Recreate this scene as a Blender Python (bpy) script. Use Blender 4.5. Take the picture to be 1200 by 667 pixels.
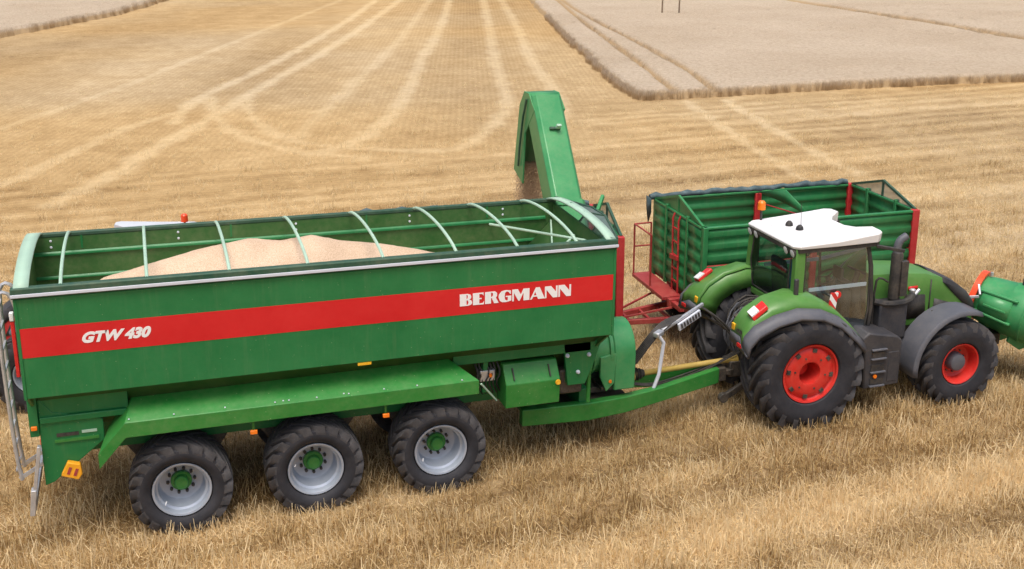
import bpy, math, random
import numpy as np
from mathutils import Vector, Matrix
for o in list(bpy.data.objects): bpy.data.objects.remove(o, do_unlink=True)
scene = bpy.context.scene
COL = scene.collection
PI = math.pi
R = math.radians
random.seed(7)
rng = np.random.default_rng(11)

# ------------------------------------------------------------------ camera
cd = bpy.data.cameras.new('camera'); cam = bpy.data.objects.new('camera', cd); COL.objects.link(cam)
CR = Vector((0.94939, -0.314068, -0.0044566)); CU = Vector((0.0927947, 0.266895, 0.959248)); CF = Vector((0.30008, 0.911114, -0.282532))
M = Matrix((CR, CU, -CF)).transposed().to_4x4(); M.translation = Vector((1.87986, -15.24799, 8.68905))
cam.matrix_world = M
cd.sensor_width = 36; cd.lens = 1318.354/1200*36; cd.shift_y = -50.44/1200; cd.clip_start = .1; cd.clip_end = 6000
scene.camera = cam

# ------------------------------------------------------------------ sky, sun, exposure
SUN_EL, SUN_AZ = R(70), R(205)         # soft bright overcast, light a little from the camera's side
w = bpy.data.worlds.new('World'); scene.world = w; w.use_nodes = True
nt = w.node_tree; bg = nt.nodes['Background']
sky = nt.nodes.new('ShaderNodeTexSky'); sky.sky_type = 'NISHITA'; sky.sun_disc = False
sky.sun_elevation = SUN_EL; sky.sun_rotation = SUN_AZ; sky.dust_density = 6.0; sky.air_density = 1.0; sky.ozone_density = 1.0
nt.links.new(sky.outputs[0], bg.inputs[0]); bg.inputs[1].default_value = 0.12
sl = bpy.data.lights.new('sun', 'SUN'); sl.energy = 1.7; sl.angle = R(30); sl.color = (1, .96, .9)
so = bpy.data.objects.new('sun', sl); COL.objects.link(so)
sd = Vector((math.sin(SUN_AZ)*math.cos(SUN_EL), math.cos(SUN_AZ)*math.cos(SUN_EL), math.sin(SUN_EL)))
so.rotation_euler = sd.to_track_quat('Z', 'Y').to_euler(); so.location = (0, 0, 60)
scene.view_settings.view_transform = 'Standard'; scene.view_settings.look = 'None'
scene.view_settings.exposure = 0.45; scene.view_settings.gamma = 1; scene.view_settings.use_curve_mapping = False

# ------------------------------------------------------------------ mesh helpers
class MB:
    def __init__(s): s.v = []; s.f = []; s.m = []
    def add(s, vs, fs, mi=0):
        n = len(s.v); s.v += [tuple(p) for p in vs]
        for f in fs: s.f.append(tuple(i+n for i in f)); s.m.append(mi)
        return s
    def box(s, a, b, mi=0):
        x0, y0, z0 = a; x1, y1, z1 = b
        return s.add([(x0,y0,z0),(x1,y0,z0),(x1,y1,z0),(x0,y1,z0),(x0,y0,z1),(x1,y0,z1),(x1,y1,z1),(x0,y1,z1)],
                     [(0,3,2,1),(4,5,6,7),(0,1,5,4),(1,2,6,5),(2,3,7,6),(3,0,4,7)], mi)
    def hexa(s, p, mi=0):   # 8 points: bottom 4 ccw, top 4 ccw
        return s.add(p, [(0,3,2,1),(4,5,6,7),(0,1,5,4),(1,2,6,5),(2,3,7,6),(3,0,4,7)], mi)
    def bar(s, p0, p1, wd, ht, up=(0,0,1), mi=0):
        p0 = Vector(p0); p1 = Vector(p1); d = (p1-p0).normalized(); up = Vector(up)
        if abs(d.dot(up)) > .98: up = Vector((1,0,0))
        sx = d.cross(up).normalized(); uz = sx.cross(d).normalized(); a = sx*wd/2; b = uz*ht/2
        return s.hexa([p0-a-b, p1-a-b, p1+a-b, p0+a-b, p0-a+b, p1-a+b, p1+a+b, p0+a+b], mi)
    def prism(s, poly, axis, a, b, mi=0):   # poly in the two other axes (order x,y,z without axis)
        def P(u, v, t):
            return {0:(t,u,v), 1:(u,t,v), 2:(u,v,t)}[axis]
        n = len(poly); vs = [P(u,v,a) for u,v in poly]+[P(u,v,b) for u,v in poly]
        fs = [tuple(range(n))[::-1], tuple(range(n, 2*n))]+[(i,(i+1)%n,n+(i+1)%n,n+i) for i in range(n)]
        return s.add(vs, fs, mi)
    def frame(s, d):
        d = Vector(d).normalized(); up = Vector((0,0,1)) if abs(d.z) < .9 else Vector((1,0,0))
        a = d.cross(up).normalized(); return d, a, a.cross(d).normalized()
    def lathe(s, prof, org, axis, seg=24, mi=0, capa=True, capb=True):
        d, a, b = s.frame(axis); org = Vector(org); vs = []
        for t, r in prof:
            for k in range(seg):
                th = 2*PI*k/seg; vs.append(org+d*t+(a*math.cos(th)+b*math.sin(th))*r)
        fs = []
        for i in range(len(prof)-1):
            for k in range(seg):
                k2 = (k+1) % seg; fs.append((i*seg+k, i*seg+k2, (i+1)*seg+k2, (i+1)*seg+k))
        if capa and prof[0][1] > 1e-4: fs.append(tuple(range(seg))[::-1])
        if capb and prof[-1][1] > 1e-4: fs.append(tuple(range((len(prof)-1)*seg, len(prof)*seg)))
        return s.add(vs, fs, mi)
    def cyl(s, p0, p1, r0, r1=None, seg=14, mi=0):
        p0 = Vector(p0); p1 = Vector(p1)
        return s.lathe([(0,r0),((p1-p0).length, r0 if r1 is None else r1)], p0, p1-p0, seg, mi)
    def tube(s, pts, r, seg=8, mi=0, smooth=0):
        pts = [Vector(p) for p in pts]
        for _ in range(smooth):
            q = [pts[0]]
            for i in range(len(pts)-1): q += [pts[i].lerp(pts[i+1],.25), pts[i].lerp(pts[i+1],.75)]
            pts = q+[pts[-1]]
        n = len(pts); vs = []; a = None
        for i, p in enumerate(pts):
            d = (pts[min(i+1,n-1)]-pts[max(i-1,0)]).normalized()
            if a is None: _, a, _ = s.frame(d)
            a = (a-d*a.dot(d)).normalized(); b = d.cross(a)
            for k in range(seg):
                th = 2*PI*k/seg; vs.append(p+(a*math.cos(th)+b*math.sin(th))*r)
        fs = [(i*seg+k, i*seg+(k+1)%seg, (i+1)*seg+(k+1)%seg, (i+1)*seg+k) for i in range(n-1) for k in range(seg)]
        fs += [tuple(range(seg))[::-1], tuple(range((n-1)*seg, n*seg))]
        return s.add(vs, fs, mi)
    def loft(s, rows, mi=0, closed=False, caps=False):
        n = len(rows[0]); vs = [p for r in rows for p in r]; fs = []
        for i in range(len(rows)-1):
            for k in range(n if closed else n-1):
                k2 = (k+1) % n; fs.append((i*n+k, i*n+k2, (i+1)*n+k2, (i+1)*n+k))
        if caps: fs += [tuple(range(n))[::-1], tuple(range((len(rows)-1)*n, len(rows)*n))]
        return s.add(vs, fs, mi)
    def build(s, name, mat, parent=None, bevel=0, solid=0, ang=35, flip=False, seg=2):
        me = bpy.data.meshes.new(name); me.from_pydata(s.v, [], s.f); me.validate()
        import bmesh
        bm = bmesh.new(); bm.from_mesh(me); bmesh.ops.recalc_face_normals(bm, faces=bm.faces)
        if flip: bmesh.ops.reverse_faces(bm, faces=bm.faces)
        bm.to_mesh(me); bm.free()
        for mm in (mat if isinstance(mat, (list, tuple)) else [mat]): me.materials.append(MAT[mm] if isinstance(mm, str) else mm)
        if len(me.materials) > 1 and len(me.polygons) == len(s.m): me.polygons.foreach_set('material_index', s.m)
        me.polygons.foreach_set('use_smooth', [True]*len(me.polygons)); me.set_sharp_from_angle(angle=R(ang))
        o = bpy.data.objects.new(name, me); COL.objects.link(o)
        if parent is not None: o.parent = parent
        if solid:
            m = o.modifiers.new('solid', 'SOLIDIFY'); m.thickness = solid; m.offset = 0
        if bevel:
            m = o.modifiers.new('bevel', 'BEVEL'); m.width = bevel; m.segments = seg; m.limit_method = 'ANGLE'; m.angle_limit = R(30)
        return o
def tag(o, label=None, cat=None, group=None, kind=None):
    if label: o['label'] = label
    if cat: o['category'] = cat
    if group: o['group'] = group
    if kind: o['kind'] = kind
    return o
def thing(name, label, cat, loc=(0,0,0), rz=0, group=None):
    o = bpy.data.objects.new(name, None); COL.objects.link(o); o.location = loc; o.rotation_euler = (0,0,rz)
    return tag(o, label, cat, group)
def share(src, name, parent, mat=None):
    o = bpy.data.objects.new(name, src.data); COL.objects.link(o); o.parent = parent
    if 'kind' in src: o['kind'] = src['kind']
    for m in src.modifiers:
        k = o.modifiers.new(m.name, m.type)
        if m.type == 'BEVEL': k.width = m.width; k.segments = m.segments; k.limit_method = 'ANGLE'; k.angle_limit = m.angle_limit
    return o

# ------------------------------------------------------------------ materials
MAT = {}
def newmat(name):
    m = bpy.data.materials.new(name); m.use_nodes = True; MAT[name] = m
    n = m.node_tree.nodes; return m, n, m.node_tree.links, n['Principled BSDF']
def node(n, t, **k):
    x = n.new(t)
    for a, v in k.items():
        if a.startswith('i_'): x.inputs[a[2:].replace('_', ' ')].default_value = v
        else: setattr(x, a, v)
    return x
def ramp(n, stops):
    r = n.new('ShaderNodeValToRGB'); e = r.color_ramp.elements
    e[0].position = stops[0][0]; e[0].color = stops[0][1]; e[1].position = stops[-1][0]; e[1].color = stops[-1][1]
    for p, c in stops[1:-1]: x = e.new(p); x.color = c
    return r
def g(v): return (v, v, v, 1)
def surf(name, col, rough=.5, metal=0, dust=.15, dustcol=(.42,.33,.22), scale=1.5, coat=0, speck=0, bump=0, var=.12, streak=0):
    """painted / moulded surface: colour with a soft tonal drift, dust film in patches, optional chaff specks"""
    m, n, l, b = newmat(name)
    tc = n.new('ShaderNodeTexCoord')
    n1 = node(n, 'ShaderNodeTexNoise', i_Scale=scale, i_Detail=6, i_Roughness=.62); l.new(tc.outputs['Object'], n1.inputs['Vector'])
    n2 = node(n, 'ShaderNodeTexNoise', i_Scale=scale*7, i_Detail=5, i_Roughness=.7); l.new(tc.outputs['Object'], n2.inputs['Vector'])
    lo = tuple(c*(1-var) for c in col)+(1,); hi = tuple(min(1,c*(1+var)+.004) for c in col)+(1,)
    r1 = ramp(n, [(.3, lo), (.7, hi)]); l.new(n1.outputs['Fac'], r1.inputs['Fac'])
    mul = node(n, 'ShaderNodeMath', operation='MULTIPLY'); l.new(n1.outputs['Fac'], mul.inputs[0]); l.new(n2.outputs['Fac'], mul.inputs[1])
    r2 = ramp(n, [(.14, g(0)), (.42, g(dust))]); l.new(mul.outputs[0], r2.inputs['Fac'])
    mx = node(n, 'ShaderNodeMix', data_type='RGBA'); l.new(r2.outputs['Color'], mx.inputs[0]); l.new(r1.outputs['Color'], mx.inputs[6]); mx.inputs[7].default_value = dustcol+(1,)
    out = mx.outputs[2]
    if speck:
        vo = node(n, 'ShaderNodeTexVoronoi', i_Scale=11); l.new(tc.outputs['Object'], vo.inputs['Vector'])
        r3 = ramp(n, [(.03, g(speck)), (.085, g(0))]); l.new(vo.outputs['Distance'], r3.inputs['Fac'])
        m3 = node(n, 'ShaderNodeMix', data_type='RGBA'); l.new(r3.outputs['Color'], m3.inputs[0]); l.new(out, m3.inputs[6]); m3.inputs[7].default_value = (.55,.5,.36,1); out = m3.outputs[2]
    if streak:
        mp = n.new('ShaderNodeMapping'); mp.inputs['Scale'].default_value = (5, 5, .45); l.new(tc.outputs['Object'], mp.inputs['Vector'])
        ns = node(n, 'ShaderNodeTexNoise', i_Scale=1.6, i_Detail=6, i_Roughness=.7); l.new(mp.outputs[0], ns.inputs['Vector'])
        r4 = ramp(n, [(.52, g(0)), (.78, g(streak))]); l.new(ns.outputs['Fac'], r4.inputs['Fac'])
        m4 = node(n, 'ShaderNodeMix', data_type='RGBA'); l.new(r4.outputs['Color'], m4.inputs[0]); l.new(out, m4.inputs[6]); m4.inputs[7].default_value = dustcol+(1,); out = m4.outputs[2]
    l.new(out, b.inputs['Base Color'])
    rr = node(n, 'ShaderNodeMapRange'); rr.inputs[3].default_value = max(.05, rough-.1); rr.inputs[4].default_value = min(1, rough+.15)
    l.new(n2.outputs['Fac'], rr.inputs[0]); l.new(rr.outputs[0], b.inputs['Roughness'])
    b.inputs['Metallic'].default_value = metal; b.inputs['Specular IOR Level'].default_value = .35; b.inputs['Coat Weight'].default_value = coat; b.inputs['Coat Roughness'].default_value = .15
    if bump:
        bp = node(n, 'ShaderNodeBump', i_Strength=bump, i_Distance=.01); l.new(n2.outputs['Fac'], bp.inputs['Height']); l.new(bp.outputs[0], b.inputs['Normal'])
    return m
surf('cart_green', (.007,.162,.044), .42, dust=.035, coat=.12, speck=.35, streak=.09)
surf('cart_green_lit', (.012,.190,.026), .36, dust=.12, coat=.2, speck=.5)  # same paint as cart_green, with the light from above put into the colour
surf('cart_inner', (.022,.115,.022), .5, dust=.16)
surf('auger_green', (.030,.260,.085), .36, dust=.14, coat=.15)
surf('rim_green', (.014,.075,.045), .5, dust=.16)
surf('pale_green', (.38,.56,.44), .5, dust=.12)
surf('stripe_red', (.60,.009,.013), .45, dust=.03, coat=.1, var=.06)
surf('decal_white', (.82,.82,.82), .45, dust=.05, var=.03)
surf('trim_white', (.60,.64,.72), .35, dust=.06, var=.05)
surf('galvanised', (.55,.57,.60), .38, metal=.6, dust=.14, scale=6, var=.2)
surf('rim_silver', (.38,.43,.51), .38, metal=.35, dust=.08, scale=3, var=.12)
surf('rubber', (.020,.021,.027), .72, dust=.10, dustcol=(.16,.14,.125), scale=3, bump=.25, var=.25)
surf('lug_rubber', (.045,.045,.050), .75, dust=.25, dustcol=(.20,.175,.15), scale=4, bump=.3, var=.25)
surf('black_plastic', (.022,.023,.026), .5, dust=.16, scale=3)
surf('dark_metal', (.035,.036,.038), .5, metal=.3, dust=.30, scale=5)
surf('fender_grey', (.088,.095,.115), .5, dust=.09, scale=3, var=.1)
surf('step_grey', (.030,.032,.040), .5, dust=.09, scale=3, var=.15)
surf('tractor_green', (.070,.215,.038), .38, dust=.10, coat=.2)
surf('wheel_red', (.58,.016,.012), .38, dust=.10, coat=.2)
surf('roof_white', (.80,.80,.80), .35, dust=.05, coat=.2, var=.03)
surf('roof_grey', (.55,.58,.62), .4, dust=.08)
surf('red_frame', (.34,.022,.026), .5, dust=.20, scale=4)
surf('post_red', (.46,.016,.022), .45, dust=.12, scale=4)
surf('trailer_green', (.018,.195,.058), .42, dust=.07, coat=.1, speck=.2, streak=.12)
surf('tarp', (.045,.085,.095), .65, dust=.25, dustcol=(.3,.33,.33), scale=5, var=.4, bump=.4)
surf('pto_yellow', (.42,.29,.055), .5, dust=.25, scale=4)
surf('yellow', (.80,.42,.015), .45, dust=.08, scale=4)
surf('chock_orange', (.85,.38,.012), .5, dust=.08, scale=4)
surf('orange_lens', (.85,.20,.012), .25, dust=.02)
surf('red_lens', (.62,.02,.02), .25, dust=.03)
surf('beacon_red', (.80,.075,.02), .25, dust=.02)
surf('white_lens', (.75,.75,.75), .25, dust=.04)
surf('blue_cloth', (.06,.17,.30), .9, dust=.1)
surf('seat_cloth', (.03,.03,.035), .85, dust=.1)
surf('wood', (.17,.12,.08), .85, dust=.2, scale=6, var=.3)
surf('screen_grey', (.05,.053,.055), .4, dust=.02)
# grain: warm pale heap with fine relief
m, n, l, b = newmat('grain')
tc = n.new('ShaderNodeTexCoord')
a1 = node(n, 'ShaderNodeTexNoise', i_Scale=70, i_Detail=3, i_Roughness=.7); a2 = node(n, 'ShaderNodeTexNoise', i_Scale=2.2, i_Detail=5)
for a in (a1, a2): l.new(tc.outputs['Object'], a.inputs['Vector'])
r1 = ramp(n, [(.36, (.46,.32,.205,1)), (.5, (.63,.465,.325,1)), (.66, (.76,.585,.43,1))]); l.new(a1.outputs['Fac'], r1.inputs['Fac'])
r2 = ramp(n, [(.35, (.88,.86,.84,1)), (.65, (1,1,1,1))]); l.new(a2.outputs['Fac'], r2.inputs['Fac'])
mx = node(n, 'ShaderNodeMix', data_type='RGBA', blend_type='MULTIPLY'); mx.inputs[0].default_value = 1
l.new(r1.outputs[0], mx.inputs[6]); l.new(r2.outputs[0], mx.inputs[7]); l.new(mx.outputs[2], b.inputs['Base Color']); b.inputs['Roughness'].default_value = .9
bp = node(n, 'ShaderNodeBump', i_Strength=.5, i_Distance=.01); l.new(a1.outputs['Fac'], bp.inputs['Height']); l.new(bp.outputs[0], b.inputs['Normal'])
# falling grain
m, n, l, b = newmat('falling_grain'); b.inputs['Base Color'].default_value = (.52,.34,.21,1); b.inputs['Roughness'].default_value = .8
# window glass: mostly clear with a faint tint and a mirror coat
def glassmat(name, tint, refl):
    m, n, l, b = newmat(name); n.remove(b); out = n['Material Output']
    tr = n.new('ShaderNodeBsdfTransparent'); tr.inputs[0].default_value = tint+(1,)
    gl = n.new('ShaderNodeBsdfGlossy'); gl.inputs['Roughness'].default_value = .03; gl.inputs[0].default_value = (.9,.95,1,1)
    df = n.new('ShaderNodeBsdfDiffuse'); df.inputs[0].default_value = (.35,.36,.34,1)
    fr = n.new('ShaderNodeFresnel'); fr.inputs[0].default_value = 1.5
    s1 = n.new('ShaderNodeMixShader'); s2 = n.new('ShaderNodeMixShader'); s1.inputs[0].default_value = refl
    l.new(tr.outputs[0], s1.inputs[1]); l.new(df.outputs[0], s1.inputs[2])
    l.new(fr.outputs[0], s2.inputs[0]); l.new(s1.outputs[0], s2.inputs[1]); l.new(gl.outputs[0], s2.inputs[2]); l.new(s2.outputs[0], out.inputs[0])
glassmat('glass', (.72,.81,.82), .02)
# wire mesh: two crossed sets of holes
m, n, l, b = newmat('wire_mesh'); out = n['Material Output']; tr = n.new('ShaderNodeBsdfTransparent'); ms = n.new('ShaderNodeMixShader'); ms.inputs[0].default_value = .62
b.inputs['Base Color'].default_value = (.16,.22,.20,1); b.inputs['Roughness'].default_value = .6
l.new(tr.outputs[0], ms.inputs[1]); l.new(b.outputs[0], ms.inputs[2]); l.new(ms.outputs[0], out.inputs[0])
# red/white hazard stripes on a small board
m, n, l, b = newmat('hazard'); tc = n.new('ShaderNodeTexCoord'); wv = node(n, 'ShaderNodeTexWave', i_Scale=3.1, bands_direction='DIAGONAL'); l.new(tc.outputs['Object'], wv.inputs['Vector'])
r1 = ramp(n, [(.49, (.78,.78,.78,1)), (.51, (.6,.02,.02,1))]); l.new(wv.outputs['Fac'], r1.inputs['Fac']); l.new(r1.outputs[0], b.inputs['Base Color'])

# ------------------------------------------------------------------ the field: noise, wheel tracks, tone
def vnoise(x, y, seed=0):
    xi = np.floor(x).astype(np.int64); yi = np.floor(y).astype(np.int64); fx = x-xi; fy = y-yi
    fx = fx*fx*(3-2*fx); fy = fy*fy*(3-2*fy)
    def h(a, b):
        v = (a*374761393+b*668265263+seed*974634777) & 0xffffffff
        v = ((v ^ (v >> 13))*1274126177) & 0xffffffff
        return ((v ^ (v >> 16)) & 0xffff)/65535.0
    return (h(xi,yi)*(1-fx)+h(xi+1,yi)*fx)*(1-fy)+(h(xi,yi+1)*(1-fx)+h(xi+1,yi+1)*fx)*fy
def fbm(x, y, seed=0, o=4):
    t = 0; a = .5; s = 0
    for k in range(o): t = t+a*vnoise(x*2**k, y*2**k, seed+k); s += a; a *= .5
    return t/s
def sstep(a, b, x):
    t = np.clip((x-a)/(b-a), 0, 1); return t*t*(3-2*t)
def chaikin(p, k=2):
    p = [np.array(q, float) for q in p]
    for _ in range(k):
        q = [p[0]]
        for i in range(len(p)-1): q += [p[i]*.75+p[i+1]*.25, p[i]*.25+p[i+1]*.75]
        p = q+[p[-1]]
    return p
def dist_poly(x, y, pts):
    d = np.full(x.shape, 1e9)
    for a, b in zip(pts[:-1], pts[1:]):
        ab = b-a; L = max(1e-9, ab@ab); t = np.clip(((x-a[0])*ab[0]+(y-a[1])*ab[1])/L, 0, 1)
        d = np.minimum(d, np.hypot(x-a[0]-t*ab[0], y-a[1]-t*ab[1]))
    return d
# wheel tracks pressed into the stubble (centre line, half width, strength)
TR = [([(25.3,99.8),(17.3,74.6),(8.1,49.4),(5.2,43.2),(3.6,38.4),(3.2,34.8)],.42,1),
 ([(27.6,98.9),(15.2,62.6),(6.9,41.7),(4.6,35.0),(2.3,29.9),(0.9,25.6),(-0.2,23.1),(-1.1,21.3)],.48,1),
 ([(3.5,37.4),(1.8,35.5),(-0.4,30.8),(-2.0,26.6),(-2.9,24.5)],.34,.8),
 ([(6.8,41.2),(6.4,37.4),(6.4,33.7),(7.1,29.4),(8.9,27.0),(10.3,26.5)],.30,.8),
 ([(5.1,41.8),(4.9,38.4),(5.0,33.3),(5.9,29.1),(7.7,26.3),(9.5,25.0)],.36,.8),
 ([(30.4,97.7),(18.9,61.2),(11.3,40.1),(7.3,29.0)],.42,.6),
 ([(32.3,97.0),(22.9,65.6),(17.7,50.6),(14.4,39.0),(11.0,30.0),(8.9,27.0),(7.5,26.3)],.42,.85),
 ([(35.5,95.7),(28.3,70.4),(23.1,53.0),(19.4,39.2),(18.1,34.2),(14.7,27.3),(12.8,24.8),(10.2,26.4)],.42,.8),
 ([(37.2,95.0),(29.8,67.7),(24.7,50.6),(22.0,39.2),(20.4,33.3),(18.1,28.0),(16.5,24.8)],.42,.75),
 ([(26.3,32.5),(23.7,21.7),(22.7,16.6)],.30,.9), ([(28.2,32.1),(25.8,22.1),(24.9,16.7)],.30,.9),
 ([(-3.9,35.9),(0.5,44.9),(6.8,62.0),(22.0,101.1)],.35,.6),
 ([(-8,-2.9),(2,-2.75),(14,-2.6),(40,-2.4)],.40,.5), ([(-8,-5.2),(8,-4.9),(25,-4.6)],.5,.5), ([(8,7.6),(18,8.4),(34,9.4),(60,11)],1.5,.55), ([(12,12.5),(24,13.2),(50,14.5)],.7,.35)]
TR = [(chaikin(p), wd, s) for p, wd, s in TR]
RD = (.276, .961)                       # direction of the long drill rows beyond the headland
def track_at(x, y):
    t = np.zeros(x.shape)
    wob = (fbm(x*1.1, y*1.1, 31, 3)-.5)*.55
    for p, wd, s in TR:
        d = dist_poly(x, y, p)+wob; t = np.maximum(t, .82*s*(1-sstep(wd*.25, wd*1.35, d)))
    return t
def head_at(x, y):
    e = (fbm(x*.15, y*.15, 5, 2)-.5)*6
    return np.maximum(1-sstep(23, 26, y+e*.6), (1-sstep(33, 34, y))*sstep(17, 21, x+e))
def tone_at(x, y):
    """0 = dark soil-ish stubble, 1 = pale straw: swath bands along the drive direction plus clods"""
    hd = head_at(x, y); u = x*RD[0]+y*RD[1]; v = x*RD[1]-y*RD[0]
    bx = fbm(x*.05+y*.01, y*.62+.4*fbm(x*.12, y*.12, 3, 2), 1, 4)
    bd = fbm(u*.02, v*.16, 9, 4)
    return np.clip(.5+.62*hd*(band_at(x, y)-.5)+1.0*((bx*hd+bd*(1-hd))-.5)+.60*(fbm(x*.9, y*.9, 17, 3)-.5), 0, 1)
def band_at(x, y):
    """swath rows left by the header: 1 = flattened pale straw, 0 = upright stubble"""
    ph = y-.028*x+.55*fbm(x*.22, y*.22, 23, 3); s = .5+.5*np.sin(ph*4.6+1.2*np.sin(ph*1.3))
    return np.clip(s*.75+.5*(fbm(x*.35, y*1.3, 47, 3)-.25), 0, 1)
def patch_at(x, y): return fbm(x*.045, y*.045, 55, 4)

def axis(parts):
    out = []
    for a, b, st in parts: out += list(np.arange(a, b, st))
    return np.array(out+[parts[-1][1]])
def grid_mesh(name, xs, ys, zf):
    X, Y = np.meshgrid(xs, ys); Z = zf(X, Y); nx, ny = len(xs), len(ys)
    me = bpy.data.meshes.new(name); me.vertices.add(nx*ny)
    me.vertices.foreach_set('co', np.stack([X, Y, Z], -1).astype(np.float32).ravel())
    i = (np.arange(ny-1)[:,None]*nx+np.arange(nx-1)[None,:]).ravel()
    q = np.stack([i, i+1, i+1+nx, i+nx], -1)
    me.loops.add(q.size); me.loops.foreach_set('vertex_index', q.ravel().astype(np.int32))
    me.polygons.add(len(q)); me.polygons.foreach_set('loop_start', (np.arange(len(q))*4).astype(np.int32)); me.polygons.foreach_set('loop_total', np.full(len(q), 4, np.int32))
    me.update(calc_edges=True); me.polygons.foreach_set('use_smooth', [True]*len(q))
    return me, X, Y, Z
def setattr_f(me, name, a):
    at = me.attributes.new(name, 'FLOAT', 'POINT'); at.data.foreach_set('value', np.asarray(a, np.float32).ravel())

# stubble ground material
m, n, l, b = newmat('stubble_ground')
tc = n.new('ShaderNodeTexCoord')
def attr(nm, ty='GEOMETRY'): return node(n, 'ShaderNodeAttribute', attribute_name=nm, attribute_type=ty)
ton, trk, hed, pat = attr('tone'), attr('track'), attr('head'), attr('patch')
def wave(rot, sc, dist):
    mp = n.new('ShaderNodeMapping'); mp.inputs['Rotation'].default_value = (0,0,rot); l.new(tc.outputs['Object'], mp.inputs['Vector'])
    wv = node(n, 'ShaderNodeTexWave', i_Scale=sc, i_Distortion=dist, i_Detail=3, bands_direction='X'); wv.inputs['Detail Scale'].default_value = 2.5
    l.new(mp.outputs[0], wv.inputs['Vector']); return wv
wa = wave(math.atan2(RD[0], RD[1]), 1.15, 5.0); wb = wave(PI/2, 1.0, 6.0)
rowm = node(n, 'ShaderNodeMix', data_type='FLOAT'); l.new(hed.outputs['Fac'], rowm.inputs[0]); l.new(wa.outputs['Fac'], rowm.inputs[2]); l.new(wb.outputs['Fac'], rowm.inputs[3])
f1 = node(n, 'ShaderNodeTexNoise', i_Scale=20, i_Detail=10, i_Roughness=.85); f2 = node(n, 'ShaderNodeTexNoise', i_Scale=1.7, i_Detail=9, i_Roughness=.78)
for q in (f1, f2): l.new(tc.outputs['Object'], q.inputs['Vector'])
def math2(op, a, c, v=None):
    x = node(n, 'ShaderNodeMath', operation=op)
    for i, q in enumerate((a, c)):
        if isinstance(q, (int, float)): x.inputs[i].default_value = q
        else: l.new(q, x.inputs[i])
    return x.outputs[0]
s_ = math2('ADD', math2('MULTIPLY', ton.outputs['Fac'], .34), math2('ADD', .05, math2('MULTIPLY', math2('MULTIPLY', rowm.outputs[0], f2.outputs['Fac']), .15)))
s_ = math2('ADD', s_, math2('MULTIPLY', math2('SUBTRACT', f1.outputs['Fac'], .5), .75)); s_ = math2('ADD', s_, math2('ADD', .06, math2('MULTIPLY', f2.outputs['Fac'], .54)))
r1 = ramp(n, [(.28, (.15,.098,.052,1)), (.45, (.325,.222,.112,1)), (.62, (.43,.31,.17,1)), (.82, (.56,.43,.265,1))]); l.new(s_, r1.inputs['Fac'])
tm = node(n, 'ShaderNodeMix', data_type='RGBA'); l.new(math2('MULTIPLY', trk.outputs['Fac'], math2('ADD', -.12, math2('MULTIPLY', f2.outputs['Fac'], 1.5))), tm.inputs[0])
l.new(r1.outputs[0], tm.inputs[6]); tm.inputs[7].default_value = (.66,.54,.365,1)
pr = ramp(n, [(.36, (1.02,.95,.80,1)), (.5, (1.0,.975,.90,1)), (.66, (.95,.96,.97,1))]); l.new(pat.outputs['Fac'], pr.inputs['Fac'])
pm = node(n, 'ShaderNodeMix', data_type='RGBA', blend_type='MULTIPLY'); pm.inputs[0].default_value = 1; l.new(tm.outputs[2], pm.inputs[6]); l.new(pr.outputs[0], pm.inputs[7])
l.new(pm.outputs[2], b.inputs['Base Color']); b.inputs['Roughness'].default_value = .95; b.inputs['Specular IOR Level'].default_value = .15
bp = node(n, 'ShaderNodeBump', i_Strength=.8, i_Distance=.05); l.new(s_, bp.inputs['Height']); l.new(bp.outputs[0], b.inputs['Normal'])

xs = axis([(-1800,-200,200),(-200,-40,16),(-40,-14,1.2),(-14,40,.24),(40,64,.5),(64,110,1.5),(110,260,10),(260,1800,220)])
ys = axis([(-1800,-120,240),(-120,-14,8),(-14,-7,.5),(-7,44,.24),(44,105,.45),(105,180,3),(180,2600,220)])
me, X, Y, Z = grid_mesh('stubble_field', xs, ys, lambda x, y: -.02+.035*(fbm(x*.7, y*.7, 77, 3)-.5)*((np.abs(x) < 120) & (np.abs(y) < 200)))
setattr_f(me, 'tone', tone_at(X, Y)); setattr_f(me, 'track', track_at(X, Y)); setattr_f(me, 'head', head_at(X, Y)); setattr_f(me, 'patch', patch_at(X, Y))
me.materials.append(MAT['stubble_ground']); gnd = bpy.data.objects.new('stubble_field', me); COL.objects.link(gnd); tag(gnd, kind='structure')

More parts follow.
